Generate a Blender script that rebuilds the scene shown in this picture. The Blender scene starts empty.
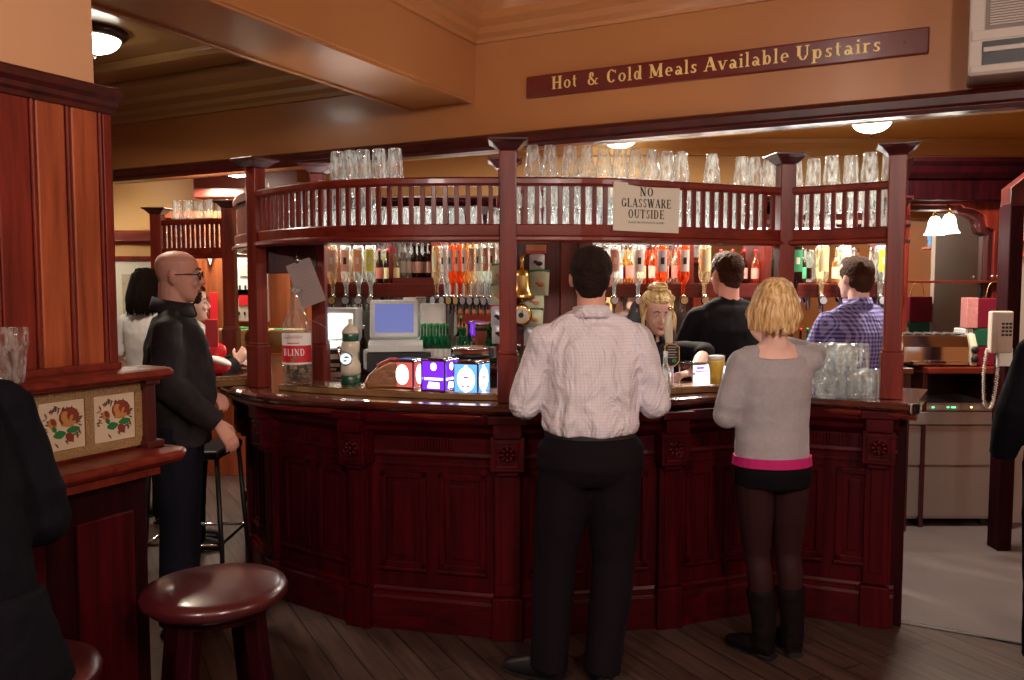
import bpy, math, random
from mathutils import Vector, Matrix, Euler
random.seed(7)
PI = math.pi
SC = bpy.context.scene
COL = SC.collection
W, H, F = 1024.0, 680.0, 835.0
EYE = Vector((0, 0, 1.64))
PITCH = math.atan(55.0 / F)
cp, sp = math.cos(PITCH), math.sin(PITCH)

def at(px, py, Y):
    """point at distance Y in front of the photographer, seen at pixel px, py"""
    x = (px - W / 2) / F; u = (H / 2 - py) / F
    ry = cp + u * sp; rz = -sp + u * cp
    t = Y / ry
    return Vector((x * t, Y, EYE.z + rz * t))

def atz(px, py, z):
    x = (px - W / 2) / F; u = (H / 2 - py) / F
    ry = cp + u * sp; rz = -sp + u * cp
    t = (z - EYE.z) / rz
    return Vector((x * t, ry * t, z))

def xw(px, Y): return (px - W / 2) / F * Y
YAW = math.atan((939 - 512) / F)
UX = Vector((math.cos(YAW), -math.sin(YAW), 0))
VX = Vector((math.sin(YAW), math.cos(YAW), 0))
def uv(u, v, z=0.0):
    p = UX * u + VX * v
    return Vector((p.x, p.y, z))

# ------------------------------------------------------------------ mesh collecting
class MB:
    def __init__(s): s.v = []; s.f = []; s.m = []; s.s = []; s.mats = []; s.mi = 0; s.sm = False
    def mat(s, m):
        if m not in s.mats: s.mats.append(m)
        s.mi = s.mats.index(m); return s
    def smooth(s, b=True): s.sm = b; return s
    def add(s, vs, fs):
        o = len(s.v); s.v += [Vector(p) for p in vs]
        for f in fs: s.f.append([i + o for i in f]); s.m.append(s.mi); s.s.append(s.sm)
        return s
    def hexa(s, p):
        return s.add(p, [(0, 3, 2, 1), (4, 5, 6, 7), (0, 1, 5, 4), (1, 2, 6, 5), (2, 3, 7, 6), (3, 0, 4, 7)])
    def box(s, c, d, rz=0.0, M=None):
        hx, hy, hz = d[0] / 2, d[1] / 2, d[2] / 2
        P = [Vector(q) for q in ((-hx, -hy, -hz), (hx, -hy, -hz), (hx, hy, -hz), (-hx, hy, -hz), (-hx, -hy, hz), (hx, -hy, hz), (hx, hy, hz), (-hx, hy, hz))]
        R = M if M else Matrix.Rotation(rz, 3, 'Z')
        return s.hexa([R @ q + Vector(c) for q in P])
    def bx(s, x0, x1, y0, y1, z0, z1):
        return s.box(((x0 + x1) / 2, (y0 + y1) / 2, (z0 + z1) / 2), (abs(x1 - x0), abs(y1 - y0), abs(z1 - z0)))
    def obox(s, o, d, s0, s1, a0, a1, z0, z1):
        """box along direction d from o: s along, a towards the right hand of d, z up"""
        d = Vector((d[0], d[1], 0)).normalized(); n = Vector((d.y, -d.x, 0)); o = Vector((o[0], o[1], 0))
        q = lambda a, b, z: o + d * a + n * b + Vector((0, 0, z))
        return s.hexa([q(s0, a1, z0), q(s1, a1, z0), q(s1, a0, z0), q(s0, a0, z0), q(s0, a1, z1), q(s1, a1, z1), q(s1, a0, z1), q(s0, a0, z1)])
    def lathe(s, prof, seg=16, c=(0, 0, 0), M=None, capb=True, capt=True):
        c = Vector(c); vs = []; fs = []
        for r, z in prof:
            for k in range(seg):
                a = 2 * PI * k / seg; p = Vector((r * math.cos(a), r * math.sin(a), z))
                vs.append((M @ p if M else p) + c)
        n = len(prof)
        for i in range(n - 1):
            for k in range(seg):
                k2 = (k + 1) % seg
                fs.append((i * seg + k, i * seg + k2, (i + 1) * seg + k2, (i + 1) * seg + k))
        if capb: fs.append(tuple(reversed(range(seg))))
        if capt: fs.append(tuple(range((n - 1) * seg, n * seg)))
        return s.add(vs, fs)
    def ball(s, c, r, M=None, seg=14, rings=8):
        if not hasattr(r, '__len__'): r = (r, r, r)
        vs = []; c = Vector(c)
        for i in range(1, rings):
            t = PI * i / rings
            for k in range(seg):
                a = 2 * PI * k / seg
                p = Vector((r[0] * math.sin(t) * math.cos(a), r[1] * math.sin(t) * math.sin(a), -r[2] * math.cos(t)))
                vs.append((M @ p if M else p) + c)
        b = Vector((0, 0, -r[2])); tp = Vector((0, 0, r[2]))
        vs.append((M @ b if M else b) + c); vs.append((M @ tp if M else tp) + c)
        fs = []; nb = (rings - 1) * seg
        for i in range(rings - 2):
            for k in range(seg):
                k2 = (k + 1) % seg
                fs.append((i * seg + k, i * seg + k2, (i + 1) * seg + k2, (i + 1) * seg + k))
        for k in range(seg):
            k2 = (k + 1) % seg
            fs.append((nb, k2, k)); fs.append((nb + 1, (rings - 2) * seg + k, (rings - 2) * seg + k2))
        return s.add(vs, fs)
    def tube(s, pts, rads, seg=10, ref=None, caps=True, ball=False, sub=0):
        """tube through points; radius a number or a pair (across, along ref)"""
        pts = [Vector(p) for p in pts]; n = len(pts)
        if not hasattr(rads, '__len__'): rads = [rads] * n
        R = [(r, r) if not hasattr(r, '__len__') else tuple(r) for r in rads]
        if sub and n > 2:
            P2 = []; R2 = []
            for i in range(n - 1):
                p0, p1, p2, p3 = pts[max(i - 1, 0)], pts[i], pts[i + 1], pts[min(i + 2, n - 1)]
                for k in range(sub):
                    t = k / sub
                    P2.append(cr(p0, p1, p2, p3, t)); R2.append(tuple(R[i][j] * (1 - t) + R[i + 1][j] * t for j in (0, 1)))
            P2.append(pts[-1]); R2.append(R[-1]); pts, R, n = P2, R2, len(P2)
        vs = []; fs = []; last = Vector(ref) if ref is not None else None
        for i in range(n):
            t = (pts[min(i + 1, n - 1)] - pts[max(i - 1, 0)]).normalized()
            if last is None: last = Vector((0, 0, 1)) if abs(t.z) < .9 else Vector((0, 1, 0))
            b = (last - t * last.dot(t))
            if b.length < 1e-5: b = Vector((1, 0, 0)) - t * t.x
            b.normalize(); a = t.cross(b)
            if ref is None: last = b
            for k in range(seg):
                w = 2 * PI * k / seg
                vs.append(pts[i] + a * (R[i][0] * math.cos(w)) + b * (R[i][1] * math.sin(w)))
        for i in range(n - 1):
            for k in range(seg):
                k2 = (k + 1) % seg
                fs.append((i * seg + k, i * seg + k2, (i + 1) * seg + k2, (i + 1) * seg + k))
        if caps: fs.append(tuple(reversed(range(seg)))); fs.append(tuple(range((n - 1) * seg, n * seg)))
        s.add(vs, fs)
        if ball:
            s.ball(pts[0], min(R[0]) * .98, seg=10, rings=6); s.ball(pts[-1], min(R[-1]) * .98, seg=10, rings=6)
        return s
    def sweep(s, path, prof, closed=False):
        """profile (offset to the right hand of travel, z) swept along a plan path with mitred corners"""
        P = [Vector((p[0], p[1], 0)) for p in path]; n = len(P); vs = []; m = len(prof)
        for i in range(n):
            d0 = (P[i] - P[i - 1]).normalized() if i > 0 or closed else (P[1] - P[0]).normalized()
            d1 = (P[(i + 1) % n] - P[i]).normalized() if i < n - 1 or closed else (P[-1] - P[-2]).normalized()
            n0 = Vector((d0.y, -d0.x, 0)); n1 = Vector((d1.y, -d1.x, 0)); nn = (n0 + n1)
            nn = nn.normalized() if nn.length > 1e-6 else n0
            k = 1.0 / max(.35, nn.dot(n0))
            for o, z in prof: vs.append(P[i] + nn * (o * k) + Vector((0, 0, z)))
        fs = []
        for i in range(n if closed else n - 1):
            j = (i + 1) % n
            for a in range(m):
                b = (a + 1) % m
                fs.append((i * m + a, j * m + a, j * m + b, i * m + b))
        if not closed: fs.append(tuple(range(m))); fs.append(tuple(reversed(range((n - 1) * m, n * m))))
        return s.add(vs, fs)
    def prism(s, poly, z0, z1, M=None, c=(0, 0, 0)):
        n = len(poly); c = Vector(c)
        vs = [Vector((p[0], p[1], z0)) for p in poly] + [Vector((p[0], p[1], z1)) for p in poly]
        vs = [(M @ q if M else q) + c for q in vs]
        return s.add(vs, [tuple(reversed(range(n))), tuple(range(n, 2 * n))] + [(i, (i + 1) % n, n + (i + 1) % n, n + i) for i in range(n)])
    def build(s, name, mat=None, parent=None, loc=None, rz=0.0, bevel=0, label=None, seg=2, origin=None):
        me = bpy.data.meshes.new(name)
        off = Vector(origin) if origin is not None else Vector((0, 0, 0))
        me.from_pydata([tuple(p - off) for p in s.v], [], s.f)
        mats = s.mats if s.mats else [mat]
        for m in mats: me.materials.append(m)
        me.polygons.foreach_set('material_index', s.m if s.mats else [0] * len(s.m))
        me.polygons.foreach_set('use_smooth', s.s)
        me.update()
        o = bpy.data.objects.new(name, me); COL.objects.link(o)
        if loc is not None: o.location = loc
        elif origin is not None: o.location = off
        o.rotation_euler.z = rz
        if parent is not None: o.parent = parent
        if bevel:
            b = o.modifiers.new('bevel', 'BEVEL'); b.width = bevel; b.segments = seg; b.limit_method = 'ANGLE'; b.angle_limit = math.radians(40)
        if label: o['label'] = label
        return o

def cr(p0, p1, p2, p3, t):
    return .5 * ((2 * p1) + (p2 - p0) * t + (2 * p0 - 5 * p1 + 4 * p2 - p3) * t * t + (3 * p1 - p0 - 3 * p2 + p3) * t ** 3)
def curve(pts, k=5):
    P = [Vector((p[0], p[1], p[2] if len(p) > 2 else 0)) for p in pts]; out = []
    for i in range(len(P) - 1):
        for j in range(k): out.append(cr(P[max(i - 1, 0)], P[i], P[i + 1], P[min(i + 2, len(P) - 1)], j / k))
    return out + [P[-1]]
def arclen(path, step, start=0.0):
    """points and directions every step along a path"""
    out = []; acc = -start
    for a, b in zip(path, path[1:]):
        L = (b - a).length
        d = (b - a) / max(L, 1e-9)
        while acc <= L:
            if acc >= 0: out.append((a + d * acc, d.copy()))
            acc += step
        acc -= L
    return out
def plen(path): return sum((b - a).length for a, b in zip(path, path[1:]))

def tag(o, label, cat, group=None):
    o['label'] = label; o['category'] = cat
    if group: o['group'] = group
    return o
def struct(o): o['kind'] = 'structure'; return o
def thing(name, label, cat, loc=(0, 0, 0), rz=0.0, group=None):
    o = bpy.data.objects.new(name, None); COL.objects.link(o)
    o.location = loc; o.rotation_euler.z = rz; o.empty_display_size = .05
    return tag(o, label, cat, group)
def dup(o, label=None, loc=None, rz=None):
    c = o.copy(); COL.objects.link(c)
    if label: c['label'] = label
    if loc is not None: c.location = loc
    if rz is not None: c.rotation_euler.z = rz
    for ch in list(o.children):
        d = ch.copy(); COL.objects.link(d); d.parent = c
        for g in ch.children:
            e = g.copy(); COL.objects.link(e); e.parent = d
    return c
ORD = ('first second third fourth fifth sixth seventh eighth ninth tenth eleventh twelfth thirteenth fourteenth fifteenth sixteenth '
       'seventeenth eighteenth nineteenth twentieth').split()
def nth(i, n=0):
    if i < 20: return ORD[i]
    tens = {2: 'twenty', 3: 'thirty', 4: 'forty'}; k = i + 1
    return (tens[k // 10] + '-' + ORD[k % 10 - 1]) if k % 10 else {30: 'thirtieth', 40: 'fortieth'}[k]

# ------------------------------------------------------------------ materials
def nodes(name):
    m = bpy.data.materials.new(name); m.use_nodes = True; nt = m.node_tree
    return m, nt, nt.nodes['Principled BSDF']
def rgb(c): return (c[0], c[1], c[2], 1)
def plain(name, c, rough=.5, metal=0, coat=0, spec=.5, bump=0, bscale=40, var=0, vscale=6, emis=None, es=0, trans=0, sheen=0, sss=0):
    m, nt, b = nodes(name); L = nt.links.new
    b.inputs['Base Color'].default_value = rgb(c); b.inputs['Roughness'].default_value = rough; b.inputs['Metallic'].default_value = metal
    b.inputs['Coat Weight'].default_value = coat; b.inputs['Coat Roughness'].default_value = .12; b.inputs['Specular IOR Level'].default_value = spec
    if trans: b.inputs['Transmission Weight'].default_value = trans
    if sheen: b.inputs['Sheen Weight'].default_value = sheen; b.inputs['Sheen Roughness'].default_value = .5
    if sss: b.inputs['Subsurface Weight'].default_value = sss; b.inputs['Subsurface Radius'].default_value = (.02, .008, .004); b.inputs['Subsurface Scale'].default_value = .5
    if emis: b.inputs['Emission Color'].default_value = rgb(emis); b.inputs['Emission Strength'].default_value = es
    if bump or var:
        tc = nt.nodes.new('ShaderNodeTexCoord')
    if var:
        n = nt.nodes.new('ShaderNodeTexNoise'); n.inputs['Scale'].default_value = vscale; n.inputs['Detail'].default_value = 4
        L(tc.outputs['Object'], n.inputs['Vector'])
        mx = nt.nodes.new('ShaderNodeMix'); mx.data_type = 'RGBA'
        mx.inputs['A'].default_value = rgb([x * (1 - var) for x in c]); mx.inputs['B'].default_value = rgb([min(1, x * (1 + var)) for x in c])
        L(n.outputs['Fac'], mx.inputs['Factor']); L(mx.outputs['Result'], b.inputs['Base Color'])
    if bump:
        n = nt.nodes.new('ShaderNodeTexNoise'); n.inputs['Scale'].default_value = bscale; n.inputs['Detail'].default_value = 3
        L(tc.outputs['Object'], n.inputs['Vector'])
        bp = nt.nodes.new('ShaderNodeBump'); bp.inputs['Strength'].default_value = bump; bp.inputs['Distance'].default_value = .01
        L(n.outputs['Fac'], bp.inputs['Height']); L(bp.outputs['Normal'], b.inputs['Normal'])
    return m
def wood(name, c1, c2, axis='Z', rough=.3, coat=.3, scale=1.0, planks=0, spec=.5):
    m, nt, b = nodes(name); L = nt.links.new
    tc = nt.nodes.new('ShaderNodeTexCoord'); mp = nt.nodes.new('ShaderNodeMapping')
    s = [14, 14, 14]; s['XYZ'.index(axis)] = .9; mp.inputs['Scale'].default_value = [x * scale for x in s]
    L(tc.outputs['Object'], mp.inputs['Vector'])
    n = nt.nodes.new('ShaderNodeTexNoise'); n.inputs['Scale'].default_value = 1.6; n.inputs['Detail'].default_value = 7; n.inputs['Roughness'].default_value = .62; n.inputs['Distortion'].default_value = .5
    L(mp.outputs['Vector'], n.inputs['Vector'])
    n2 = nt.nodes.new('ShaderNodeTexNoise'); n2.inputs['Scale'].default_value = 1.3 * scale; n2.inputs['Detail'].default_value = 2
    L(tc.outputs['Object'], n2.inputs['Vector'])
    cr_ = nt.nodes.new('ShaderNodeValToRGB'); cr_.color_ramp.elements[0].position = .32; cr_.color_ramp.elements[1].position = .7
    cr_.color_ramp.elements[0].color = rgb(c1); cr_.color_ramp.elements[1].color = rgb(c2); L(n.outputs['Fac'], cr_.inputs['Fac'])
    mx = nt.nodes.new('ShaderNodeMix'); mx.data_type = 'RGBA'; mx.blend_type = 'MULTIPLY'; mx.inputs['Factor'].default_value = .5
    L(cr_.outputs['Color'], mx.inputs['A'])
    r2 = nt.nodes.new('ShaderNodeValToRGB'); r2.color_ramp.elements[0].color = (.45, .45, .45, 1); r2.color_ramp.elements[1].color = (1.25, 1.2, 1.2, 1)
    L(n2.outputs['Fac'], r2.inputs['Fac']); L(r2.outputs['Color'], mx.inputs['B'])
    L(mx.outputs['Result'], b.inputs['Base Color'])
    b.inputs['Roughness'].default_value = rough; b.inputs['Coat Weight'].default_value = coat; b.inputs['Coat Roughness'].default_value = .15; b.inputs['Specular IOR Level'].default_value = spec
    bp = nt.nodes.new('ShaderNodeBump'); bp.inputs['Strength'].default_value = .12; bp.inputs['Distance'].default_value = .004
    L(n.outputs['Fac'], bp.inputs['Height']); L(bp.outputs['Normal'], b.inputs['Normal'])
    return m
def glass(name, tint=(.96, .98, .98), body=.12, bodyc=(.9, .95, .95), gl=.6, ripple=.55):
    """thin glass: mostly see-through, mirror sheen towards the rims, milky streaks mimicking the contrast of glints"""
    m = bpy.data.materials.new(name); m.use_nodes = True; nt = m.node_tree; nt.nodes.clear(); L = nt.links.new
    out = nt.nodes.new('ShaderNodeOutputMaterial'); tr = nt.nodes.new('ShaderNodeBsdfTransparent'); tr.inputs['Color'].default_value = rgb(tint)
    g = nt.nodes.new('ShaderNodeBsdfGlossy'); g.inputs['Roughness'].default_value = .06; g.inputs['Color'].default_value = (1, 1, 1, 1)
    lw = nt.nodes.new('ShaderNodeLayerWeight'); lw.inputs['Blend'].default_value = .25
    mu = nt.nodes.new('ShaderNodeMath'); mu.operation = 'MULTIPLY_ADD'; mu.inputs[1].default_value = gl; mu.inputs[2].default_value = .04
    L(lw.outputs['Facing'], mu.inputs[0])
    m1 = nt.nodes.new('ShaderNodeMixShader'); L(mu.outputs[0], m1.inputs[0]); L(tr.outputs[0], m1.inputs[1]); L(g.outputs[0], m1.inputs[2])
    d = nt.nodes.new('ShaderNodeBsdfTranslucent'); d.inputs['Color'].default_value = rgb(bodyc)
    d2 = nt.nodes.new('ShaderNodeBsdfDiffuse'); d2.inputs['Color'].default_value = rgb(bodyc)
    md = nt.nodes.new('ShaderNodeMixShader'); md.inputs[0].default_value = .5; L(d.outputs[0], md.inputs[1]); L(d2.outputs[0], md.inputs[2])
    m2 = nt.nodes.new('ShaderNodeMixShader')
    tc = nt.nodes.new('ShaderNodeTexCoord'); n = nt.nodes.new('ShaderNodeTexNoise'); n.inputs['Scale'].default_value = 38; n.inputs['Detail'].default_value = 2
    rp = nt.nodes.new('ShaderNodeMapRange'); rp.inputs['From Min'].default_value = .42; rp.inputs['From Max'].default_value = .68; rp.inputs['To Min'].default_value = body * .25; rp.inputs['To Max'].default_value = body * 3.2; L(n.outputs['Fac'], rp.inputs['Value'])  # milky streaks painted into the glass, standing in for bright and dark glints
    mpp = nt.nodes.new('ShaderNodeMapping'); mpp.inputs['Scale'].default_value = (1.6, 1.6, .45); L(tc.outputs['Object'], mpp.inputs[0]); L(mpp.outputs[0], n.inputs['Vector'])
    bp = nt.nodes.new('ShaderNodeBump'); bp.inputs['Strength'].default_value = ripple; bp.inputs['Distance'].default_value = .006; L(n.outputs['Fac'], bp.inputs['Height']); L(bp.outputs['Normal'], g.inputs['Normal'])
    mm = rp
    L(mm.outputs[0], m2.inputs[0])
    L(m1.outputs[0], m2.inputs[1]); L(md.outputs[0], m2.inputs[2]); L(m2.outputs[0], out.inputs['Surface'])
    return m
def lamp(name, c, e):
    m = bpy.data.materials.new(name); m.use_nodes = True; nt = m.node_tree; nt.nodes.clear()
    out = nt.nodes.new('ShaderNodeOutputMaterial'); em = nt.nodes.new('ShaderNodeEmission')
    em.inputs['Color'].default_value = rgb(c); em.inputs['Strength'].default_value = e
    nt.links.new(em.outputs[0], out.inputs['Surface']); return m
def check_cloth(name, base, line, freq, width, rough=.8, sharp=True):
    m, nt, b = nodes(name); L = nt.links.new; tc = nt.nodes.new('ShaderNodeTexCoord')
    sx = nt.nodes.new('ShaderNodeSeparateXYZ'); L(tc.outputs['Object'], sx.inputs[0])
    def band(sock):
        a = nt.nodes.new('ShaderNodeMath'); a.operation = 'MULTIPLY'; a.inputs[1].default_value = freq; L(sock, a.inputs[0])
        f = nt.nodes.new('ShaderNodeMath'); f.operation = 'FRACT'; L(a.outputs[0], f.inputs[0])
        g = nt.nodes.new('ShaderNodeMath'); g.operation = 'LESS_THAN'; g.inputs[1].default_value = width; L(f.outputs[0], g.inputs[0]); return g
    ad = nt.nodes.new('ShaderNodeMath'); ad.operation = 'ADD'; L(sx.outputs['X'], ad.inputs[0]); L(sx.outputs['Y'], ad.inputs[1])
    g1, g2 = band(ad.outputs[0]), band(sx.outputs['Z'])
    s = nt.nodes.new('ShaderNodeMath'); s.operation = 'ADD'; L(g1.outputs[0], s.inputs[0]); L(g2.outputs[0], s.inputs[1])
    h = nt.nodes.new('ShaderNodeMath'); h.operation = 'MULTIPLY'; h.inputs[1].default_value = .5; L(s.outputs[0], h.inputs[0])
    mx = nt.nodes.new('ShaderNodeMix'); mx.data_type = 'RGBA'; mx.inputs['A'].default_value = rgb(base); mx.inputs['B'].default_value = rgb(line)
    L(h.outputs[0], mx.inputs['Factor']); L(mx.outputs['Result'], b.inputs['Base Color'])
    b.inputs['Roughness'].default_value = rough; b.inputs['Specular IOR Level'].default_value = .2
    n = nt.nodes.new('ShaderNodeTexNoise'); n.inputs['Scale'].default_value = 9; n.inputs['Detail'].default_value = 3; n.inputs['Distortion'].default_value = 1.2
    mp = nt.nodes.new('ShaderNodeMapping'); mp.inputs['Scale'].default_value = (1, 1, .5); L(tc.outputs['Object'], mp.inputs[0]); L(mp.outputs[0], n.inputs['Vector'])
    bp = nt.nodes.new('ShaderNodeBump'); bp.inputs['Strength'].default_value = 1.0; bp.inputs['Distance'].default_value = .05
    L(n.outputs['Fac'], bp.inputs['Height']); L(bp.outputs['Normal'], b.inputs['Normal'])
    return m
def planks(name, c1, c2, ang, wdt=.11, rough=.45):
    m, nt, b = nodes(name); L = nt.links.new; tc = nt.nodes.new('ShaderNodeTexCoord'); mp = nt.nodes.new('ShaderNodeMapping')
    mp.inputs['Rotation'].default_value = (0, 0, ang); L(tc.outputs['Object'], mp.inputs[0])
    br = nt.nodes.new('ShaderNodeTexBrick'); br.inputs['Scale'].default_value = 1; br.inputs['Brick Width'].default_value = 1.6; br.inputs['Row Height'].default_value = wdt
    br.inputs['Mortar Size'].default_value = .004; br.inputs['Color1'].default_value = rgb(c1); br.inputs['Color2'].default_value = rgb(c2); br.inputs['Mortar'].default_value = rgb([x * .35 for x in c1])
    L(mp.outputs[0], br.inputs['Vector'])
    m2 = nt.nodes.new('ShaderNodeMapping'); m2.inputs['Scale'].default_value = (1.2, 16, 1); L(mp.outputs[0], m2.inputs[0])
    n = nt.nodes.new('ShaderNodeTexNoise'); n.inputs['Scale'].default_value = 2; n.inputs['Detail'].default_value = 6; L(m2.outputs[0], n.inputs['Vector'])
    mx = nt.nodes.new('ShaderNodeMix'); mx.data_type = 'RGBA'; mx.blend_type = 'MULTIPLY'; mx.inputs['Factor'].default_value = .8
    r2 = nt.nodes.new('ShaderNodeValToRGB'); r2.color_ramp.elements[0].position = .3; r2.color_ramp.elements[0].color = (.35, .33, .33, 1); r2.color_ramp.elements[1].position = .7; r2.color_ramp.elements[1].color = (1.3, 1.25, 1.2, 1)
    L(n.outputs['Fac'], r2.inputs['Fac']); L(br.outputs['Color'], mx.inputs['A']); L(r2.outputs['Color'], mx.inputs['B']); L(mx.outputs['Result'], b.inputs['Base Color'])
    b.inputs['Roughness'].default_value = rough
    bp = nt.nodes.new('ShaderNodeBump'); bp.inputs['Strength'].default_value = .35; bp.inputs['Distance'].default_value = .004
    L(br.outputs['Fac'], bp.inputs['Height']); bp.invert = True; L(bp.outputs['Normal'], b.inputs['Normal'])
    return m

M = {}
M['red_wood'] = wood('mahogany', (.095, .008, .006), (.26, .030, .015), 'Z', .36, .1, spec=.35)
M['red_wood_h'] = wood('mahogany_rail', (.095, .008, .006), (.25, .029, .015), 'X', .32, .18, spec=.4)
M['dark_wood'] = wood('dark_mahogany', (.028, .004, .005), (.085, .010, .009), 'Z', .33, .3)
M['dark_wood_h'] = wood('dark_mahogany_rail', (.028, .004, .005), (.085, .010, .009), 'X', .3, .35)
M['warm_wood'] = wood('oiled_panel_wood', (.20, .033, .013), (.50, .115, .036), 'Z', .34, .3, .8)
M['amber_wood'] = wood('amber_panel_wood', (.25, .06, .02), (.42, .13, .045), 'Z', .38, .25, .7)
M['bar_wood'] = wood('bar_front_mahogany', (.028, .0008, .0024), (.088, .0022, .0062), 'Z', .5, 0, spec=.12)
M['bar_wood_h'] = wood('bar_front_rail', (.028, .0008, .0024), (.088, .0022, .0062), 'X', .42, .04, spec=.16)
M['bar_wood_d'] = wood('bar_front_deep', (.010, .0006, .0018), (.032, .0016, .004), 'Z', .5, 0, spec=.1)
M['end_wood'] = wood('satin_panel_wood', (.10, .012, .008), (.22, .04, .02), 'Z', .6, 0, spec=.15)
M['bar_top'] = wood('polished_bar_top', (.06, .012, .008), (.13, .03, .02), 'X', .14, .8)
M['plaster'] = plain('peach_plaster_paint', (.62, .33, .17), .55, bump=.1, bscale=20)
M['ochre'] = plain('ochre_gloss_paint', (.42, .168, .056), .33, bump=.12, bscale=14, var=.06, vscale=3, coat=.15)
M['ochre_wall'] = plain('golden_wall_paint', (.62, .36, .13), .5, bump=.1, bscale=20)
M['ceiling_paint'] = plain('olive_brown_ceiling_paint', (.40, .22, .08), .35, bump=.12, bscale=12, coat=.15)
M['red_ceiling'] = plain('dark_red_ceiling_paint', (.12, .022, .014), .4)
M['glass'] = glass('clear_glass', body=.17, gl=.8)
M['glass_bottle'] = glass('bottle_glass', (.93, .97, .95), .05, ripple=.12)
M['glass_fine'] = glass('fine_glass', (.98, .98, .97), .015, gl=.5, ripple=.05)
M['steel'] = plain('brushed_steel', (.42, .37, .37), .42, .75, bump=.05, bscale=90)
M['chrome'] = plain('chrome', (.8, .8, .82), .12, 1)
M['brass'] = plain('brass', (.75, .48, .17), .2, 1)
M['copper'] = plain('copper_gilt', (.62, .42, .26), .25, 1, bump=.2, bscale=30)
M['black'] = plain('black_plastic', (.012, .012, .014), .4)
M['white'] = plain('white_plastic', (.82, .86, .83), .4)
M['beige'] = plain('beige_plastic', (.50, .42, .36), .45)
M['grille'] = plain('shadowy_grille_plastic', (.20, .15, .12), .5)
M['cream'] = plain('cream_ceramic', (.72, .64, .5), .25, coat=.4)
M['paper'] = plain('paper', (.7, .66, .55), .7)
M['ink'] = plain('ink', (.02, .018, .02), .6)
M['gold_leaf'] = plain('gold_lettering', (.88, .66, .25), .35, .2, emis=None)
M['sign_red'] = plain('maroon_sign_paint', (.12, .008, .006), .28, coat=.5)
M['green_cer'] = plain('green_glaze', (.01, .09, .05), .25, coat=.4)
M['red'] = plain('red_print', (.65, .02, .03), .4)
M['white_print'] = plain('white_print', (.85, .83, .8), .5)
M['green'] = plain('green_print', (.03, .35, .1), .5)
M['mirror'] = plain('mirror_glass', (.8, .78, .74), .03, 1)
M['floor'] = planks('floor_boards', (.062, .036, .030), (.092, .055, .046), math.radians(62), .12)
M['lino'] = plain('grey_vinyl_floor', (.125, .093, .092), .5, var=.3, vscale=3, bump=.15, bscale=20)
# ================================================================== the room
FV = 4.25          # front face of the ochre fascia wall
def usweep(name, v, pts, u0, u1, m, prof, side=1):
    """moulding along the fascia direction at v; prof (towards the room, z)"""
    b = MB(); b.sweep([uv(u0, v), uv(u1, v)] if side > 0 else [uv(u1, v), uv(u0, v)], prof); return struct(b.build(name, m, bevel=.002))
def ubox(name, u0, u1, v0, v1, z0, z1, m, kind=True, bevel=0):
    b = MB(); b.obox(uv(0, 0), UX, u0, u1, -v1, -v0, z0, z1); o = b.build(name, m, bevel=bevel)
    return struct(o) if kind else o
# floors
b = MB(); b.add([(-7, -4, 0), (5, -4, 0), (5, 9, 0), (-7, 9, 0), (-7, -4, -.1), (5, -4, -.1), (5, 9, -.1), (-7, 9, -.1)], [(0, 1, 2, 3), (7, 6, 5, 4), (0, 4, 5, 1), (1, 5, 6, 2), (2, 6, 7, 3), (3, 7, 4, 0)])
struct(b.build('floor', M['floor']))
p0 = atz(903, 622, .0); p1 = atz(1040, 648, .0)
b = MB(); b.prism([(p0.x - .1, p0.y + .02), (p1.x, p1.y), (4.9, p1.y - .2), (4.9, 6.3), (-1.0, 6.3), (-1.0, 5.0), (1.7, 4.55)], 0.0005, .006)
struct(b.build('floor_vinyl', M['lino']))
b = MB(); dd = Vector((p1.x - p0.x, p1.y - p0.y, 0)); b.obox((p0.x, p0.y), dd, -.05, dd.length + .5, -.004, .012, .0, .009)
struct(b.build('trim_1', M['black'], bevel=.002))
# fascia and ceilings
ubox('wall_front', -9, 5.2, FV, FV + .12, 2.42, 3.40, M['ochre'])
ubox('ceiling', -2.43, 5.2, -5, FV + .1, 3.30, 3.40, M['ceiling_paint'])
ubox('ceiling_side_bay', -9, -2.86, -5, FV + .1, 3.04, 3.14, M['ceiling_paint'])
ubox('ceiling_bar', -9, 5.5, FV + .08, 11, 3.0, 3.1, M['ochre_wall'])
ubox('ceiling_beam', -2.88, -2.41, -5, FV + .02, 2.69, 3.40, M['ochre'], bevel=.012)
usweep('trim_2', FV, 0, -9, 5.2, M['dark_wood_h'], [(-.03, 2.40), (.05, 2.40), (.055, 2.42), (.04, 2.435), (.045, 2.47), (.025, 2.49), (-.0, 2.50)])
usweep('trim_3', FV + .13, 0, -9, 5.2, M['ochre_wall'], [(-.0, 2.42), (.09, 2.42), (.09, 2.408), (-.0, 2.408)])
stepR = [(0, 3.01), (.018, 3.01), (.022, 3.03), (.05, 3.05), (.055, 3.085), (.10, 3.11), (.105, 3.15), (.16, 3.20), (.17, 3.235), (.21, 3.25), (.22, 3.30), (0, 3.30)]
usweep('trim_4', FV, 0, -2.41, 5.2, M['ochre'], stepR)
b = MB(); b.sweep([uv(-2.41, -5), uv(-2.41, FV)], stepR); struct(b.build('trim_5', M['ochre'], bevel=.002))
stepL = [(0, 2.82), (.02, 2.82), (.025, 2.845), (.06, 2.865), (.065, 2.895), (.13, 2.92), (.14, 2.955), (.2, 2.98), (.24, 3.0), (.25, 3.04), (0, 3.04)]
usweep('trim_6', FV, 0, -9, -2.88, M['ceiling_paint'], stepL)
b = MB(); b.sweep([uv(-2.88, FV), uv(-2.88, -5)], [(0, 2.93), (.02, 2.93), (.03, 2.96), (.09, 2.985), (.10, 3.01), (.13, 3.04), (0, 3.04)]); struct(b.build('trim_7', M['ceiling_paint'], bevel=.002))
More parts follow.
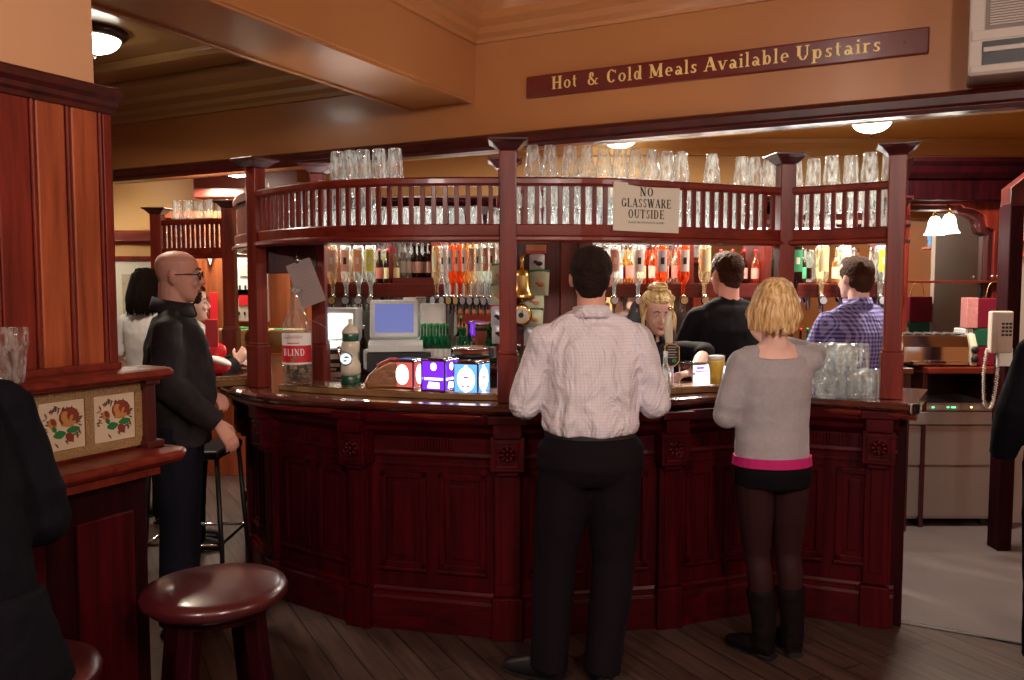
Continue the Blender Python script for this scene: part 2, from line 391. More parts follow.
for i, (a, c) in enumerate(((-2.875, -2.845), (-2.445, -2.415))):
    b = MB(); b.obox(uv(0, 0), UX, a, c, -(FV), 5, 2.678, 2.692); struct(b.build('trim_%d' % (8 + i), M['ochre'], bevel=.003))
b = MB(); b.sweep([uv(-9, 3.68), uv(-2.88, 3.68)], [(-.06, 3.04), (-.06, 3.015), (-.03, 2.995), (.03, 2.995), (.06, 3.015), (.06, 3.04)]); struct(b.build('trim_10', M['ceiling_paint'], bevel=.003))
# outer walls
def wallbox(name, x0, x1, y0, y1, z0, z1, m): b = MB(); b.bx(x0, x1, y0, y1, z0, z1); return struct(b.build(name, m))
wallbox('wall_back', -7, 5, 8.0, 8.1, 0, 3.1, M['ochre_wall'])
wallbox('wall_left', -7.1, -7, -4, 8.1, 0, 3.3, M['ochre'])
wallbox('wall_right', 4.9, 5.0, -4, 8.1, 0, 3.3, M['ochre'])
wallbox('wall_rear', -7, 5, -4.1, -4.0, 0, 3.4, M['ochre'])
wallbox('baseboard_rear', -7, 5, -4.0, -3.96, 0, 1.1, M['red_wood'])
# the picture rail on the golden back wall and the dark red ceiling panel above the far rack
b = MB(); b.sweep([(-7, 8.0), (xw(168, 8), 8.0)], [(0, 2.03), (.03, 2.03), (.05, 2.06), (.03, 2.11), (.03, 2.14), (0, 2.16)]); struct(b.build('trim_11', M['red_wood_h'], bevel=.003))
b = MB(); b.sweep([(-7, 8.0), (5, 8.0)], [(0, 2.86), (.03, 2.86), (.06, 2.92), (.12, 2.96), (.13, 3.0), (0, 3.0)]); struct(b.build('trim_12', M['ochre_wall'], bevel=.003))
# wood panelled back wall behind the far end of the bar
b = MB(); x0, x1 = xw(166, 7.6), xw(330, 7.6)
b.bx(x0, x1, 7.6, 8.0, 0, 2.24)
for i in range(9):
    x = x0 + (x1 - x0) * i / 8
    b.bx(x - .02, x + .02, 7.585, 7.6, 0, 2.24)
b.bx(x0 - .02, x1 + .02, 7.56, 8.0, 2.24, 2.30)
struct(b.build('wall_panelled', M['amber_wood'], bevel=.004))
b = MB(); b.bx(xw(196, 7.5), xw(300, 7.5), 7.5, 8.0, 2.42, 2.98)
b.bx(xw(190, 7.46), xw(303, 7.46), 7.46, 8.0, 2.95, 3.0); struct(b.build('wall_bulkhead', M['red_ceiling'], bevel=.01))

# ------------------------------------------------------------------ left partition with tiled snug counter
PU = -2.45; PV = 1.895
t = thing('panelled_partition', 'tall red wood panelled partition at the left with moulded cap and ochre wall above', 'partition', uv(PU, PV))
def pb(b, u0, u1, v0, v1, z0, z1): b.obox(uv(0, 0), UX, u0, u1, -v1, -v0, z0, z1); return b
def pchild(b, name, m, par, bevel=0, label=None):
    o = b.build(name, m, bevel=bevel, label=label); o.parent = par
    o.matrix_parent_inverse = Matrix.Translation(-par.location) if par.rotation_euler.z == 0 else (Matrix.Translation(par.location) @ Matrix.Rotation(par.rotation_euler.z, 4, 'Z')).inverted()
    return o
pchild(pb(MB(), PU - .30, PU - .02, -2.4, PV - .02, 0, 2.26), 'core', M['dark_wood'], t)
v = PV; i = 0
ws = [.040, .012, .100, .015, .102, .015, .106, .016, .118, .016, .12, .016, .12, .016, .3, .3, .3, .3, .3, .3, .3]
b = MB(); b2 = MB()
for k, w in enumerate(ws):
    mb = b if w < .1 or k in (6, 10) else b2
    mb.obox(uv(0, 0), UX, PU - .02, PU - (.004 if w > .02 else 0), -v + .003, -(v - w) - .003 if w > .02 else -(v - w), 0.2, 2.27)
    v -= w
pchild(b2, 'board', M['warm_wood'], t, .006, 'warm reddish vertical boards')
pchild(b, 'stile', M['red_wood'], t, .006)
pb(MB(), 0, 1, 0, 1, 0, 1)
b = MB(); pb(b, PU - .02, PU + .012, .0, 1.36, 1.60, 2.0); b.obox(uv(0, 0), UX, PU - .02, PU + .02, -1.32, -.1, 1.64, 1.96)
pchild(b, 'raised_panel', M['red_wood'], t, .008)
capp = [(-.02, 2.20), (.004, 2.20), (.006, 2.215), (.012, 2.225), (.013, 2.24), (.022, 2.255), (.024, 2.275), (.018, 2.285), (-.02, 2.285)]
b = MB(); b.sweep([uv(PU, -2.4), uv(PU, PV), uv(PU - .32, PV)], capp); b.obox(uv(0, 0), UX, PU - .32, PU, -PV, 2.4, 2.25, 2.284)
# sweep offsets point to the room because the path runs away from the camera
pchild(b, 'cap_moulding', M['dark_wood_h'], t, .002)
o = pb(MB(), PU - .30, PU - .03, -2.4, PV - .045, 2.28, 3.05).build('wall_partition', M['plaster']); struct(o)

c = thing('tiled_counter', 'low red wood snug counter with two ledges and flower tiles, at the left', 'counter', uv(PU + .1, 1.8))
UE = -2.20
pchild(pb(MB(), PU + .002, UE - .10, -1.6, 1.86, 0.0, 1.05), 'carcass', M['bar_wood_d'], c, .004)
b = MB()
for k in range(9): pb(b, UE - .1, UE - .085, 1.80 - k * .3 - .2, 1.80 - k * .3, .16, .92)
pchild(b, 'front_panel', M['bar_wood'], c, .006)
pchild(pb(MB(), UE - .1, UE - .075, -1.6, 1.875, 0, .13), 'skirting', M['dark_wood_h'], c, .005)
nose = [(-.26, 1.055), (-.04, 1.055), (-.012, 1.062), (0, 1.075), (0, 1.087), (-.012, 1.098), (-.04, 1.102), (-.26, 1.102)]
b = MB(); b.sweep([uv(UE, -1.6), uv(UE, 1.93), uv(UE - .05, 1.985), uv(UE - .24, 1.985)], nose); b.obox(uv(0, 0), UX, PU, UE - .1, -1.9, 1.6, 1.056, 1.100)
b.obox(uv(0, 0), UX, UE - .12, UE - .03, -1.86, 1.6, 1.03, 1.056)
pchild(b, 'lower_ledge', M['red_wood_h'], c, .002)
pchild(pb(MB(), PU + .002, UE - .155, -1.6, 1.90, 1.10, 1.325), 'tile_backing', M['red_wood'], c, .003)
b = MB(); pb(b, PU, UE - .12, 1.885, 1.925, 1.10, 1.325)
pb(b, PU, UE - .10, 1.875, 1.94, 1.10, 1.125); pb(b, PU, UE - .11, 1.88, 1.935, 1.31, 1.33)
pchild(b, 'end_post', M['dark_wood'], c, .004)
UE2 = -2.285
nose2 = [(-.16, 1.325), (-.03, 1.325), (-.01, 1.33), (0, 1.342), (0, 1.35), (-.01, 1.36), (-.03, 1.365), (-.16, 1.365)]
b = MB(); b.sweep([uv(UE2, -1.6), uv(UE2, 1.965), uv(UE2 - .04, 2.005), uv(UE2 - .16, 2.005)], nose2); b.obox(uv(0, 0), UX, PU, UE2 - .05, -1.955, 1.6, 1.327, 1.364)
b.obox(uv(0, 0), UX, PU, PU + .05, -1.86, 1.6, 1.364, 1.385)
pchild(b, 'upper_ledge', M['red_wood_h'], c, .002)
# tiles
M['tile'] = plain('cream_tile_glaze', (.62, .5, .37), .2, coat=.3)
M['tile_edge'] = plain('ornate_gilt_border', (.33, .19, .075), .4, bump=.8, bscale=180, var=.5, vscale=120)
M['rose1'] = plain('rose_brown', (.2, .035, .02), .4); M['rose2'] = plain('rose_gold', (.45, .2, .06), .4); M['leaf'] = plain('leaf_green', (.01, .16, .05), .4); M['sprig'] = plain('sprig_brown', (.12, .06, .045), .4)
UT = UE - .145
Mt = Matrix((( VX.x, 0, UX.x), (VX.y, 0, UX.y), (0, 1, 0)))   # x along v, y up, z out to the room
def disc(b, cx, cy, rx, ry, rot, z, n=12, pt=0):
    pts = []
    for k in range(n):
        a = 2 * PI * k / n; x = rx * math.cos(a); y = ry * math.sin(a) * (1 - pt * abs(math.cos(a)))
        pts.append((cx + x * math.cos(rot) - y * math.sin(rot), cy + x * math.sin(rot) + y * math.cos(rot)))
    return pts
for k, (vc, lab) in enumerate(((1.705, 'cream tile with a brown rose, at the partition end'), (1.525, 'cream tile with a brown rose, second along'), (1.345, None), (1.165, None), (.985, None), (.8, None))):
    b = MB(); cc = uv(UT, vc + .078, 1.217)
    def D(m, cx, cy, rx, ry, rot=0, z=.0065, n=12, pt=0):
        b.mat(M[m]); b.prism(disc(b, cx * .001, cy * .001, rx * .001, ry * .001, rot, z, n, pt), .004, z, Mt, cc)
    b.mat(M['tile']); b.prism([(-.073, -.074), (.073, -.074), (.073, .074), (-.073, .074)], -.01, .004, Mt, cc)
    D('rose1', 22, 24, 33, 30, .2); D('rose2', 14, 20, 17, 25, .6, .0072); D('rose1', 28, 28, 15, 17, .3, .0078); D('rose2', 20, 4, 24, 8, .1, .0076); D('rose1', 24, 32, 9, 8, 0, .0085); D('rose2', 26, 20, 5, 11, -.4, .0088)
    D('rose2', -32, 10, 13, 17, .3); D('rose1', -30, 14, 8, 12, .5, .007); D('rose1', 22, -38, 12, 16, .6); D('leaf', 34, -16, 22, 11, .1, pt=.4); D('leaf', -10, -26, 20, 13, .15, pt=.4); D('leaf', -27, -8, 7, 12, .4, pt=.4)
    rr = random.Random(4)
    for _ in range(54):
        a = rr.uniform(0, 2 * PI); q = rr.uniform(44, 62)
        D('sprig', max(-66, min(66, q * 1.05 * math.cos(a))), max(-66, min(66, q * math.sin(a) * 1.02)), rr.uniform(5, 11), rr.uniform(1.8, 3.4), a + rr.uniform(-1, 1), .005, 8, .5)
    pchild(b, 'flower_tile', None, c, label=lab)
b = MB()
pb(b, UT - .012, UT + .006, .6, 1.882, 1.112, 1.142); pb(b, UT - .012, UT + .006, .6, 1.882, 1.292, 1.320)
for k in range(7): pb(b, UT - .012, UT + .0055, 1.859 - k * .18, 1.887 - k * .18, 1.14, 1.293)
pchild(b, 'tile_border', M['tile_edge'], c, .001)

# glass on the upper ledge
def pint(h=.15, r0=.032, r1=.043, bulge=True):
    pr = [(.001, .0), (r0 * .92, .0), (r0, .006)]
    n = 7
    for i in range(1, n + 1):
        t = i / n; r = r0 + (r1 - r0) * t + (.004 * math.exp(-((t - .72) / .12) ** 2) if bulge else 0)
        pr.append((r, h * t))
    pr.append((r1 - .002, h)); pr.append((r1 - .003, h * .985)); return pr
b = MB().smooth(); b.lathe(pint(.155, .033, .045), 24, capb=False, capt=False)
g = b.build('pint_glass', M['glass']); p = at(12, 378, 2.33); g.location = (p.x, p.y, 1.366); tag(g, 'empty pint glass standing on the upper ledge of the tiled snug counter', 'glass')

# ------------------------------------------------------------------ ceiling lamps
M['bowl'] = lamp('lit_bowl_glass', (1, .93, .8), 11)
M['bowl_far'] = lamp('lit_bowl_glass_far', (1, .93, .8), 14)
M['bronze'] = plain('bronze_trim', (.06, .03, .02), .35, .8)
def dome(px, py, z, r, label, mat='bowl', pos=None):
    p = Vector(pos) if pos else atz(px, py, z)
    t = thing('ceiling_lamp', label, 'ceiling lamp', (p.x, p.y, z), group='round ceiling lamps')
    b = MB().smooth(); b.lathe([(r * 1.28, 0), (r * 1.3, -.012), (r * 1.22, -.03), (r * 1.05, -.045), (r * .98, -.045), (r * .9, 0)], 28, capb=False, capt=False); b.build('rim', M['bronze'], t)
    b = MB().smooth(); n = 7; pr = [(.001 + r * math.cos(i * PI / 2 / n), -.035 - r * .62 * math.sin(i * PI / 2 / n)) for i in range(n + 1)]; b.lathe(pr, 28, capb=True, capt=True); b.build('bowl', M[mat], t)
    b = MB().smooth(); b.lathe([(.012, -.04 - r * .62), (.014, -.05 - r * .62), (.005, -.065 - r * .62)], 10); b.build('finial', M['bronze'], t)
    return t
dome(93, 31, 3.04, .14, 'round bowl ceiling lamp with bronze rim, beside the top left partition wall')
dome(0, 0, 2.70, .145, 'round bowl ceiling lamp at the far left over the golden wall', 'bowl_far', (xw(127, 8.0) + .25, 7.45, 2.70))
dome(0, 0, 2.66, .15, 'round bowl ceiling lamp above the far left glass rack', 'bowl_far', (xw(240, 7.0), 7.0, 2.66))
dome(620, 134, 3.0, .15, 'round bowl ceiling lamp above the notice about glassware', 'bowl_far')
dome(872, 117, 3.0, .15, 'round bowl ceiling lamp above the right end of the bar', 'bowl_far')
for o in (('ceiling_drop', xw(127, 7.6) - .6, xw(127, 7.6) + .8, 7.0, 8.0, 2.70), ('ceiling_drop', xw(240, 7) - .4, xw(240, 7) + .5, 6.6, 7.45, 2.66)):
    b = MB(); b.bx(o[1], o[2], o[3], o[4], o[5], 3.0); struct(b.build(o[0], M['ochre_wall'], bevel=.01))
# lamps of the front room, above and behind the photographer
# ================================================================== the bar counter
E = curve([(-2.02, 6.3), (-1.93, 5.4), (-1.66, 4.66), (-1.27, 4.13), (-.71, 3.86), (-.05, 3.70), (.42, 3.75), (.76, 3.90), (1.08, 4.03), (1.30, 4.02), (1.50, 3.93), (1.82, 3.74)], 4)
Bp = [(-1.80, 6.3), (-1.74, 5.45), (-1.50, 4.80), (-1.25, 4.34), (-.72, 3.96), (-.02, 3.80), (.74, 3.94), (1.28, 4.14), (1.83, 3.92)]
Bv = [Vector((x, y, 0)) for x, y in Bp]
bar = thing('bar_counter', 'long dark mahogany panelled bar front curving across the pub floor', 'bar', (0, 3.8, 0))
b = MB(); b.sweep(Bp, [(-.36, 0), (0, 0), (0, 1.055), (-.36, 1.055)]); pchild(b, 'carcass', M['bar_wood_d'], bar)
b = MB(); b.sweep(Bp, [(-.01, 0), (.035, 0), (.035, .15), (.03, .165), (.018, .172), (.02, .19), (.012, .205), (-.01, .205)]); pchild(b, 'skirting', M['bar_wood_h'], bar, .002)
b = MB(); b.sweep(Bp, [(-.01, .83), (.012, .83), (.018, .845), (.012, .86), (.012, .93), (.03, .945), (.055, .965), (.06, .985), (.085, 1.01), (.09, 1.056), (-.01, 1.056)]); pchild(b, 'frieze', M['bar_wood_h'], bar, .002)
for i in range(len(Bv) - 1):
    a, c_ = Bv[i], Bv[i + 1]; d = (c_ - a).normalized(); L = (c_ - a).length
    b = MB()
    m0 = .10 if i else .05; gap = .06
    b.obox(a, d, .015, L - .015, 0, .008, .205, .83)
    npn = 2 if L > .5 else 1
    wv = (L - 2 * m0 - gap * (npn - 1)) / npn
    fr = MB()
    for k in range(npn):
        s0 = m0 + k * (wv + gap); s1 = s0 + wv; z0, z1 = .30, .76
        for (q0, q1, y0, y1) in ((s0, s1, z0, z0 + .03), (s0, s1, z1 - .03, z1), (s0, s0 + .03, z0, z1), (s1 - .03, s1, z0, z1)):
            fr.obox(a, d, q0, q1, .008, .022, y0, y1)
        fr.obox(a, d, s0 - .006, s1 + .006, .008, .034, z0 - .014, z0 + .004)
        fr.obox(a, d, s0 + .055, s1 - .055, .008, .017, z0 + .055, z1 - .055)
    fr.obox(a, d, m0 - .02, L - m0 + .02, .008, .016, .79, .81)
    pchild(b, 'front_panel', M['bar_wood'], bar, .002)
    pchild(fr, 'panel_moulding', M['bar_wood'], bar, .004)
    # reeded block in the frieze
    b = MB(); n = 13
    for k in range(n):
        s = L / 2 + (k - (n - 1) / 2) * .015; b.obox(a, d, s - .005, s + .005, .01, .022, .865, .925)
    pchild(b, 'reeded_block', M['bar_wood'], bar, .002)
def pilaster(x, y, d, w=.13):
    a = Vector((x, y, 0)); d = Vector((d[0], d[1], 0)).normalized()
    b = MB(); b.obox(a, d, -w * .42, w * .42, -.03, .035, .205, .84); b.obox(a, d, -w * .5, w * .5, -.03, .055, 0, .2); b.obox(a, d, -w * .22, w * .22, .03, .041, .26, .78)
    o = pchild(b, 'pilaster', M['bar_wood'], bar, .004)
    b = MB(); b.obox(a, d, -w * .55, w * .55, -.02, .095, .80, .955); b.obox(a, d, -w * .45, w * .45, -.02, .115, .955, 1.03); b.obox(a, d, -w * .62, w * .62, -.02, .13, 1.02, 1.056)
    b.obox(a, d, -w * .35, w * .35, -.02, .07, .775, .80)
    n = Vector((d.y, -d.x, 0)); c = a + n * .095 + Vector((0, 0, .877))
    for q in ((-.055, .055, -.06, -.052), (-.055, .055, .052, .06), (-.055, -.047, -.06, .06), (.047, .055, -.06, .06)):
        b.obox(a, d, q[0], q[1], .09, .101, .877 + q[2], .877 + q[3])
    brk = pchild(b, 'bracket', M['bar_wood_h'], bar, .003)
    Mr = Matrix(((d.x, 0, n.x), (d.y, 0, n.y), (0, 1, 0)))
    b = MB().smooth(); b.ball(c, (.011, .011, .012), Mr)
    for k in range(8):
        w_ = 2 * PI * k / 8; b.ball(c + Mr @ Vector((.026 * math.cos(w_), .026 * math.sin(w_), .002)), (.0125, .0095, .008), Mr @ Matrix.Rotation(w_, 3, 'Z'), 10, 6)
    b.lathe([(.042, 0), (.044, .004), (.040, .007), (.037, .004), (.037, 0)], 20, c, Mr)
    pchild(b, 'rosette', M['bar_wood_h'], brk)
for i, w in ((2, .11), (3, .11), (4, .13), (5, .14), (6, .13)):
    dA = (Bv[i] - Bv[i - 1]).normalized() + (Bv[i + 1] - Bv[i]).normalized()
    pilaster(Bv[i].x, Bv[i].y, dA, w)
dA = (Bv[8] - Bv[7]).normalized(); e = Bv[8] - dA * .085; pilaster(e.x, e.y, dA, .13)
# end face of the bar
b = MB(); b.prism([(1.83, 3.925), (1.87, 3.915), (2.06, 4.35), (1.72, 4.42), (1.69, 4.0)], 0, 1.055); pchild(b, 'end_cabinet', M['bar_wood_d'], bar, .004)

top = thing('bar_worktop', 'polished dark wooden bar top with rounded front edge, curving round the servery', 'bar top', (0, 3.8, 1.06))
b = MB(); b.sweep(E, [(-.62, 1.057), (-.03, 1.057), (-.008, 1.062), (.004, 1.075), (.006, 1.088), (-.004, 1.1), (-.03, 1.105), (-.62, 1.105)]); pchild(b.smooth(False), 'worktop', M['bar_top'], top, .001)
b = MB(); b.sweep(E, [(-.12, 1.02), (-.05, 1.02), (-.03, 1.03), (-.022, 1.045), (-.03, 1.057), (-.12, 1.057)]); pchild(b, 'edge_moulding', M['red_wood_h'], top, .001)
b = MB(); b.prism([(1.80, 3.735), (1.845, 3.745), (2.08, 4.30), (1.66, 4.44)], 1.056, 1.106); pchild(b, 'end_cap', M['chrome'], top, .006, 'shiny metal edged end of the bar top')

# raised drip plinth on the bar top, left, and a shorter one between the two customers
def plinth(i0, i1, lab, o0=-.13, o1=-.33):
    path = E[i0:i1]
    t = thing('drip_plinth', lab, 'drip tray', (path[0].x, path[0].y, 1.106), group='raised gilt topped plinths on the bar top')
    b = MB(); b.sweep(path, [(o1, 1.106), (o0, 1.106), (o0, 1.135), (o1, 1.135)]); pchild(b, 'plinth', M['brasswood'], t, .004)
    b = MB(); b.sweep(path, [(o1 + .01, 1.136), (o0 - .012, 1.136), (o0 - .012, 1.139), (o1 + .01, 1.139)]); pchild(b, 'tray_top', M['copper'], t, .001)
M['brasswood'] = wood('golden_edge_wood', (.20, .10, .045), (.38, .22, .10), 'X', .25, .4)
plinth(12, 21, 'long raised plinth with coppery top carrying the lit beer fonts at the left')
plinth(27, 34, 'short raised plinth with coppery top under the pint of lager')
# wooden tray at the far left of the bar
p = atz(232, 384, 1.106)
t = thing('wooden_tray', 'small wooden slatted tray on the bar top beside the left rack post', 'tray', (p.x, p.y, 1.106), .5)
b = MB(); b.bx(-.12, .12, -.09, .09, 0, .012); b.bx(-.12, .12, -.09, -.08, .012, .035); b.bx(-.12, .12, .08, .09, .012, .035); b.bx(-.12, -.11, -.08, .08, .012, .035); b.bx(.11, .12, -.08, .08, .012, .035); b.build('tray', M['brasswood'], t, bevel=.002)
b = MB(); [b.bx(-.11 + k * .037, -.09 + k * .037, -.08, .08, .013, .02) for k in range(6)]; b.build('slat', M['dark_wood'], t)

# ================================================================== the hanging glass rack over the bar
ZB0, ZB1, ZT0, ZT1 = 1.835, 1.915, 2.085, 2.125
def rxy(px, Y): return Vector((xw(px, Y), Y, 0))
RL = curve([rxy(258, 4.36), rxy(285, 4.13), rxy(320, 3.96), rxy(370, 3.86), rxy(430, 3.81), rxy(508, 3.80)], 5)
RM = curve([rxy(508, 3.80), rxy(600, 3.83), rxy(690, 4.00), rxy(783, 4.22)], 5)
RR = curve([rxy(783, 4.22), rxy(835, 4.08), rxy(893, 3.92)], 4)
rack = thing('glass_rack', 'tall mahogany glass rack on posts with slatted gallery over the bar counter', 'glass rack', (0, 3.8, 1.106))
railB = [(-.30, ZB0 + .012), (-.30, ZB0 + .03), (-.012, ZB0 + .03), (-.012, ZB1), (.012, ZB1), (.016, ZB1 - .006), (.014, ZB0 + .03), (.03, ZB0 + .022), (.032, ZB0 + .008), (.02, ZB0), (-.03, ZB0), (-.03, ZB0 + .012)]
railT = [(-.018, ZT0), (.014, ZT0), (.02, ZT0 + .012), (.02, ZT1 - .008), (.012, ZT1), (-.018, ZT1)]
slat0 = None
def slats(path, par, step=.052, w=.021, z0=ZB1 - .004, z1=ZT0 + .004):
    global slat0
    n = max(2, round(plen(path) / step)); st = plen(path) / n
    for k, (p, d) in enumerate(arclen(path, st, st / 2)):
        if slat0 is None:
            b = MB(); b.bx(-w / 2, w / 2, -.008, .008, 0, 1); slat0 = b.build('slat', M['red_wood'], par, bevel=.002); o = slat0
        else: o = slat0.copy(); COL.objects.link(o); o.parent = par
        o.location = Vector((p.x, p.y, z0)) - par.location; o.scale = (1, 1, z1 - z0); o.rotation_euler.z = math.atan2(d.y, d.x)
for path in (RL, RM, RR):
    b = MB(); b.sweep(path, railB); pchild(b, 'bottom_rail', M['red_wood_h'], rack, .001)
    b = MB(); b.sweep(path, railT); pchild(b, 'top_rail', M['red_wood_h'], rack, .001)
    slats(path, rack)
def cap(b, x, y, z, r=.088, rz=.5, h=.048):
    """flared square capital"""
    prof = [(.040, 0), (.045, .004), (r * .80, h * .62), (r, h * .82), (r, h), (.02, h + .001)]
    vs = []; fs = []
    for q, zz in prof:
        for k in range(4):
            a = rz + PI / 4 + k * PI / 2; vs.append((x + q * 1.414 * math.cos(a), y + q * 1.414 * math.sin(a), z + zz))
    n = len(prof)
    for i in range(n - 1):
        for k in range(4): fs.append((i * 4 + k, i * 4 + (k + 1) % 4, (i + 1) * 4 + (k + 1) % 4, (i + 1) * 4 + k))
    fs.append((0, 1, 2, 3)); fs.append(tuple(range((n - 1) * 4, n * 4)))
    b.add(vs, fs)
def post(par, x, y, rz, z0=1.106, z1=2.24, w=.074, kind='post', captop=True):
    b = MB(); c, s = math.cos(rz), math.sin(rz); d = (c, s)
    b.obox((x, y), d, -w / 2, w / 2, -w / 2, w / 2, z0, z1)
    b.obox((x, y), d, -w * .62, w * .62, -w * .62, w * .62, z0, z0 + .22); b.obox((x, y), d, -w * .56, w * .56, -w * .56, w * .56, z0 + .22, z0 + .235)
    o = pchild(b, 'post', M['red_wood'], par, .005)
    if captop:
        b = MB(); cap(b, x, y, z1, rz=rz); pchild(b, 'capital', M['dark_wood'], par, .003)
for px, Y, rz in ((258, 4.36, -.6), (508, 3.80, 0), (783, 4.22, .1), (893, 3.92, -.35)):
    q = rxy(px, Y); post(rack, q.x, q.y, rz, w=.078 if px > 500 else .072)
for px, Y in ((320, 4.45), (505, 4.28)):
    q = rxy(px, Y); post(rack, q.x, q.y, 0, z0=1.106 if px == 320 else 1.86, z1=2.225, w=.07)
# solid curved end panel of the rack
RE = curve([(-1.62, 5.9), (-1.67, 5.45), (-1.63, 5.0), (-1.49, 4.62), (rxy(258, 4.36).x, 4.36)], 5)
b = MB(); b.sweep(RE, [(-.02, ZB0 + .05), (.0, ZB0 + .05), (.0, ZT1 - .01), (-.02, ZT1 - .01)]); pchild(b.smooth(), 'end_panel', M['end_wood'], rack)
b = MB(); b.sweep(RE, [(-.04, ZT0), (.018, ZT0), (.022, ZT1 - .01), (.012, ZT1 + .005), (-.04, ZT1 + .005)]); b.sweep(RE, railB); pchild(b, 'end_rail', M['red_wood_h'], rack, .001)
# curved bracket under the gallery by the left post
b = MB()
q0 = rxy(262, 4.42); q1 = rxy(318, 4.42)
b.bx(q0.x, q1.x, 4.40, 4.44, 1.70, 1.85); pchild(b, 'under_panel', M['dark_wood'], rack, .004)

far = thing('glass_rack', 'smaller straight glass rack with slatted gallery at the far left end of the bar', 'glass rack', (xw(170, 6.3), 6.3, 0))
FR = [Vector((xw(160, 6.35), 6.35, 0)), Vector((xw(236, 6.1), 6.1, 0))]
b = MB(); b.sweep(FR, railB); pchild(b, 'bottom_rail', M['red_wood_h'], far, .001)
b = MB(); b.sweep(FR, railT); pchild(b, 'top_rail', M['red_wood_h'], far, .001)
slats(FR, far, .045)
post(far, FR[0].x, FR[0].y, 0, 0.0, 2.17, .085); post(far, FR[1].x - .02, FR[1].y - .05, 0, 1.106, 2.19, .085)

# ------------------------------------------------------------------ glasses on the racks
gm = []
for h, r0, r1 in ((.135, .030, .041), (.128, .031, .037), (.138, .026, .042)):
    b = MB().smooth(); b.lathe(pint(h, r0, r1, r0 < .031), 16, capb=False, capt=False)
    gm.append(b)
proto = []
for b in gm: proto.append(b.build('upturned_glass', M['glass']))
used = set()
def put_glass(p, z, kind, label, group, tilt=0):
    o = proto[kind]
    if kind in used: o = o.copy(); COL.objects.link(o)
    used.add(kind)
    h = (.135, .128, .138)[kind]
    o.location = (p.x, p.y, z + h); o.rotation_euler = (PI + tilt, 0, random.uniform(0, 6))
    tag(o, label, 'glass', group); return o
def row(path, off, z, step, fmt, group, skip=lambda s: False, kinds=(0,), start=.06, tilt=0, jit=.006):
    pts = [(p, d) for p, d in arclen(path, step, start)]
    L = plen(path); pts = [x for x in pts]
    keep = []; s = start
    for p, d in pts:
        if not skip(s / L): keep.append((p, d))
        s += step
    for i, (p, d) in enumerate(keep):
        n = Vector((d.y, -d.x, 0)); q = p - n * off + d * random.uniform(-jit, jit)
        put_glass(q, z, kinds[i % len(kinds)], fmt.format(n=nth(i)), group, random.uniform(-1, 1) * tilt)
    return keep
ZS = ZB0 + .030
names = ((RL, 'left curved'), (RM, 'middle'), (RR, 'right'))
for path, nm in names:
    for lay, ln in ((0, 'lower'), (1, 'upper')):
        row(path, .065, ZS + .137 * lay, .0875, 'upturned pint glass, {n} from left, %s row behind the slats of the %s rack' % (ln, nm), 'pint glasses behind the slats of the %s rack' % nm, skip=(lambda s: s > .60) if (path is RL and lay) else (lambda s: s > .97), kinds=(0, 0, 1))
row(RL, .065, ZS + .274, .078, 'glass standing highest on the left curved rack, {n} from left', 'glasses topping the left curved rack', skip=lambda s: not (.41 < s < .68), kinds=(1,))
row(RL, .16, ZS, .0875, 'upturned pint glass, {n} from left, back row of the left curved rack', 'back row glasses of the left curved rack', kinds=(0, 2))
row(RM, .16, ZS + .137, .09, 'upturned pint glass, {n} from left, upper back row of the middle rack', 'back row glasses of the middle rack', kinds=(1, 0))
row(RM, .16, ZS, .09, 'upturned pint glass, {n} from left, bottom back row of the middle rack', 'bottom back row glasses of the middle rack', kinds=(1, 0))
row(RM, .07, ZS + .274, .087, 'glass standing highest on the middle rack, {n} from left', 'glasses topping the middle rack', skip=lambda s: s < .10 or .66 < s < .72 or .80 < s < .84, kinds=(2, 2, 0), tilt=.03)
row(RR, .07, ZS + .274, .088, 'glass standing highest on the right rack, {n} from left', 'glasses topping the right rack', kinds=(0, 1), tilt=.04)
row(RR, .16, ZS + .137, .088, 'upturned glass, {n} from left, back row of the right rack', 'back row glasses of the right rack', kinds=(1,))
row(FR, .06, ZS, .084, 'upturned glass, {n} from left, lower row of the far left rack', 'glasses behind the slats of the far left rack', kinds=(0, 1))
row(FR, .06, ZS + .137, .084, 'upturned glass, {n} from left, upper row of the far left rack', 'glasses behind the slats of the far left rack', kinds=(1,))
row(FR, .06, ZS + .274, .10, 'glass standing highest on the far left rack, {n} from left', 'glasses topping the far left rack', skip=lambda s: s < .2 or .42 < s < .5, kinds=(2, 0, 1), tilt=.09)
row(RE[3:], .07, ZS + .2, .09, 'upturned glass over the curved end panel of the rack, {n} from the back', 'glasses above the curved rack end', kinds=(2,), tilt=.1)

# glowing strips added inside the rack to brighten the glasses
M['strip'] = lamp('rack_glow_strip', (1, .97, .9), 42)
for path, nm in names:
    pth = path[2:-2]; s0 = pth[0]
    t = thing('strip_light', 'glowing strip added along the inner edge of the %s rack to brighten its glasses' % nm, 'strip light', (s0.x, s0.y, ZB0))
    b = MB(); b.sweep(pth, [(-.262, ZS), (-.235, ZS), (-.235, ZS + .012), (-.262, ZS + .012)]); pchild(b, 'tube', M['strip'], t)
    b = MB(); b.sweep(pth, [(-.27, ZS), (-.262, ZS), (-.262, ZS + .03), (-.27, ZS + .03)]); pchild(b, 'holder', M['dark_wood'], t)

# ------------------------------------------------------------------ the notice, the wall sign, the air conditioner
def T(name, label, cat, o):
    tag(o, label, cat); return o
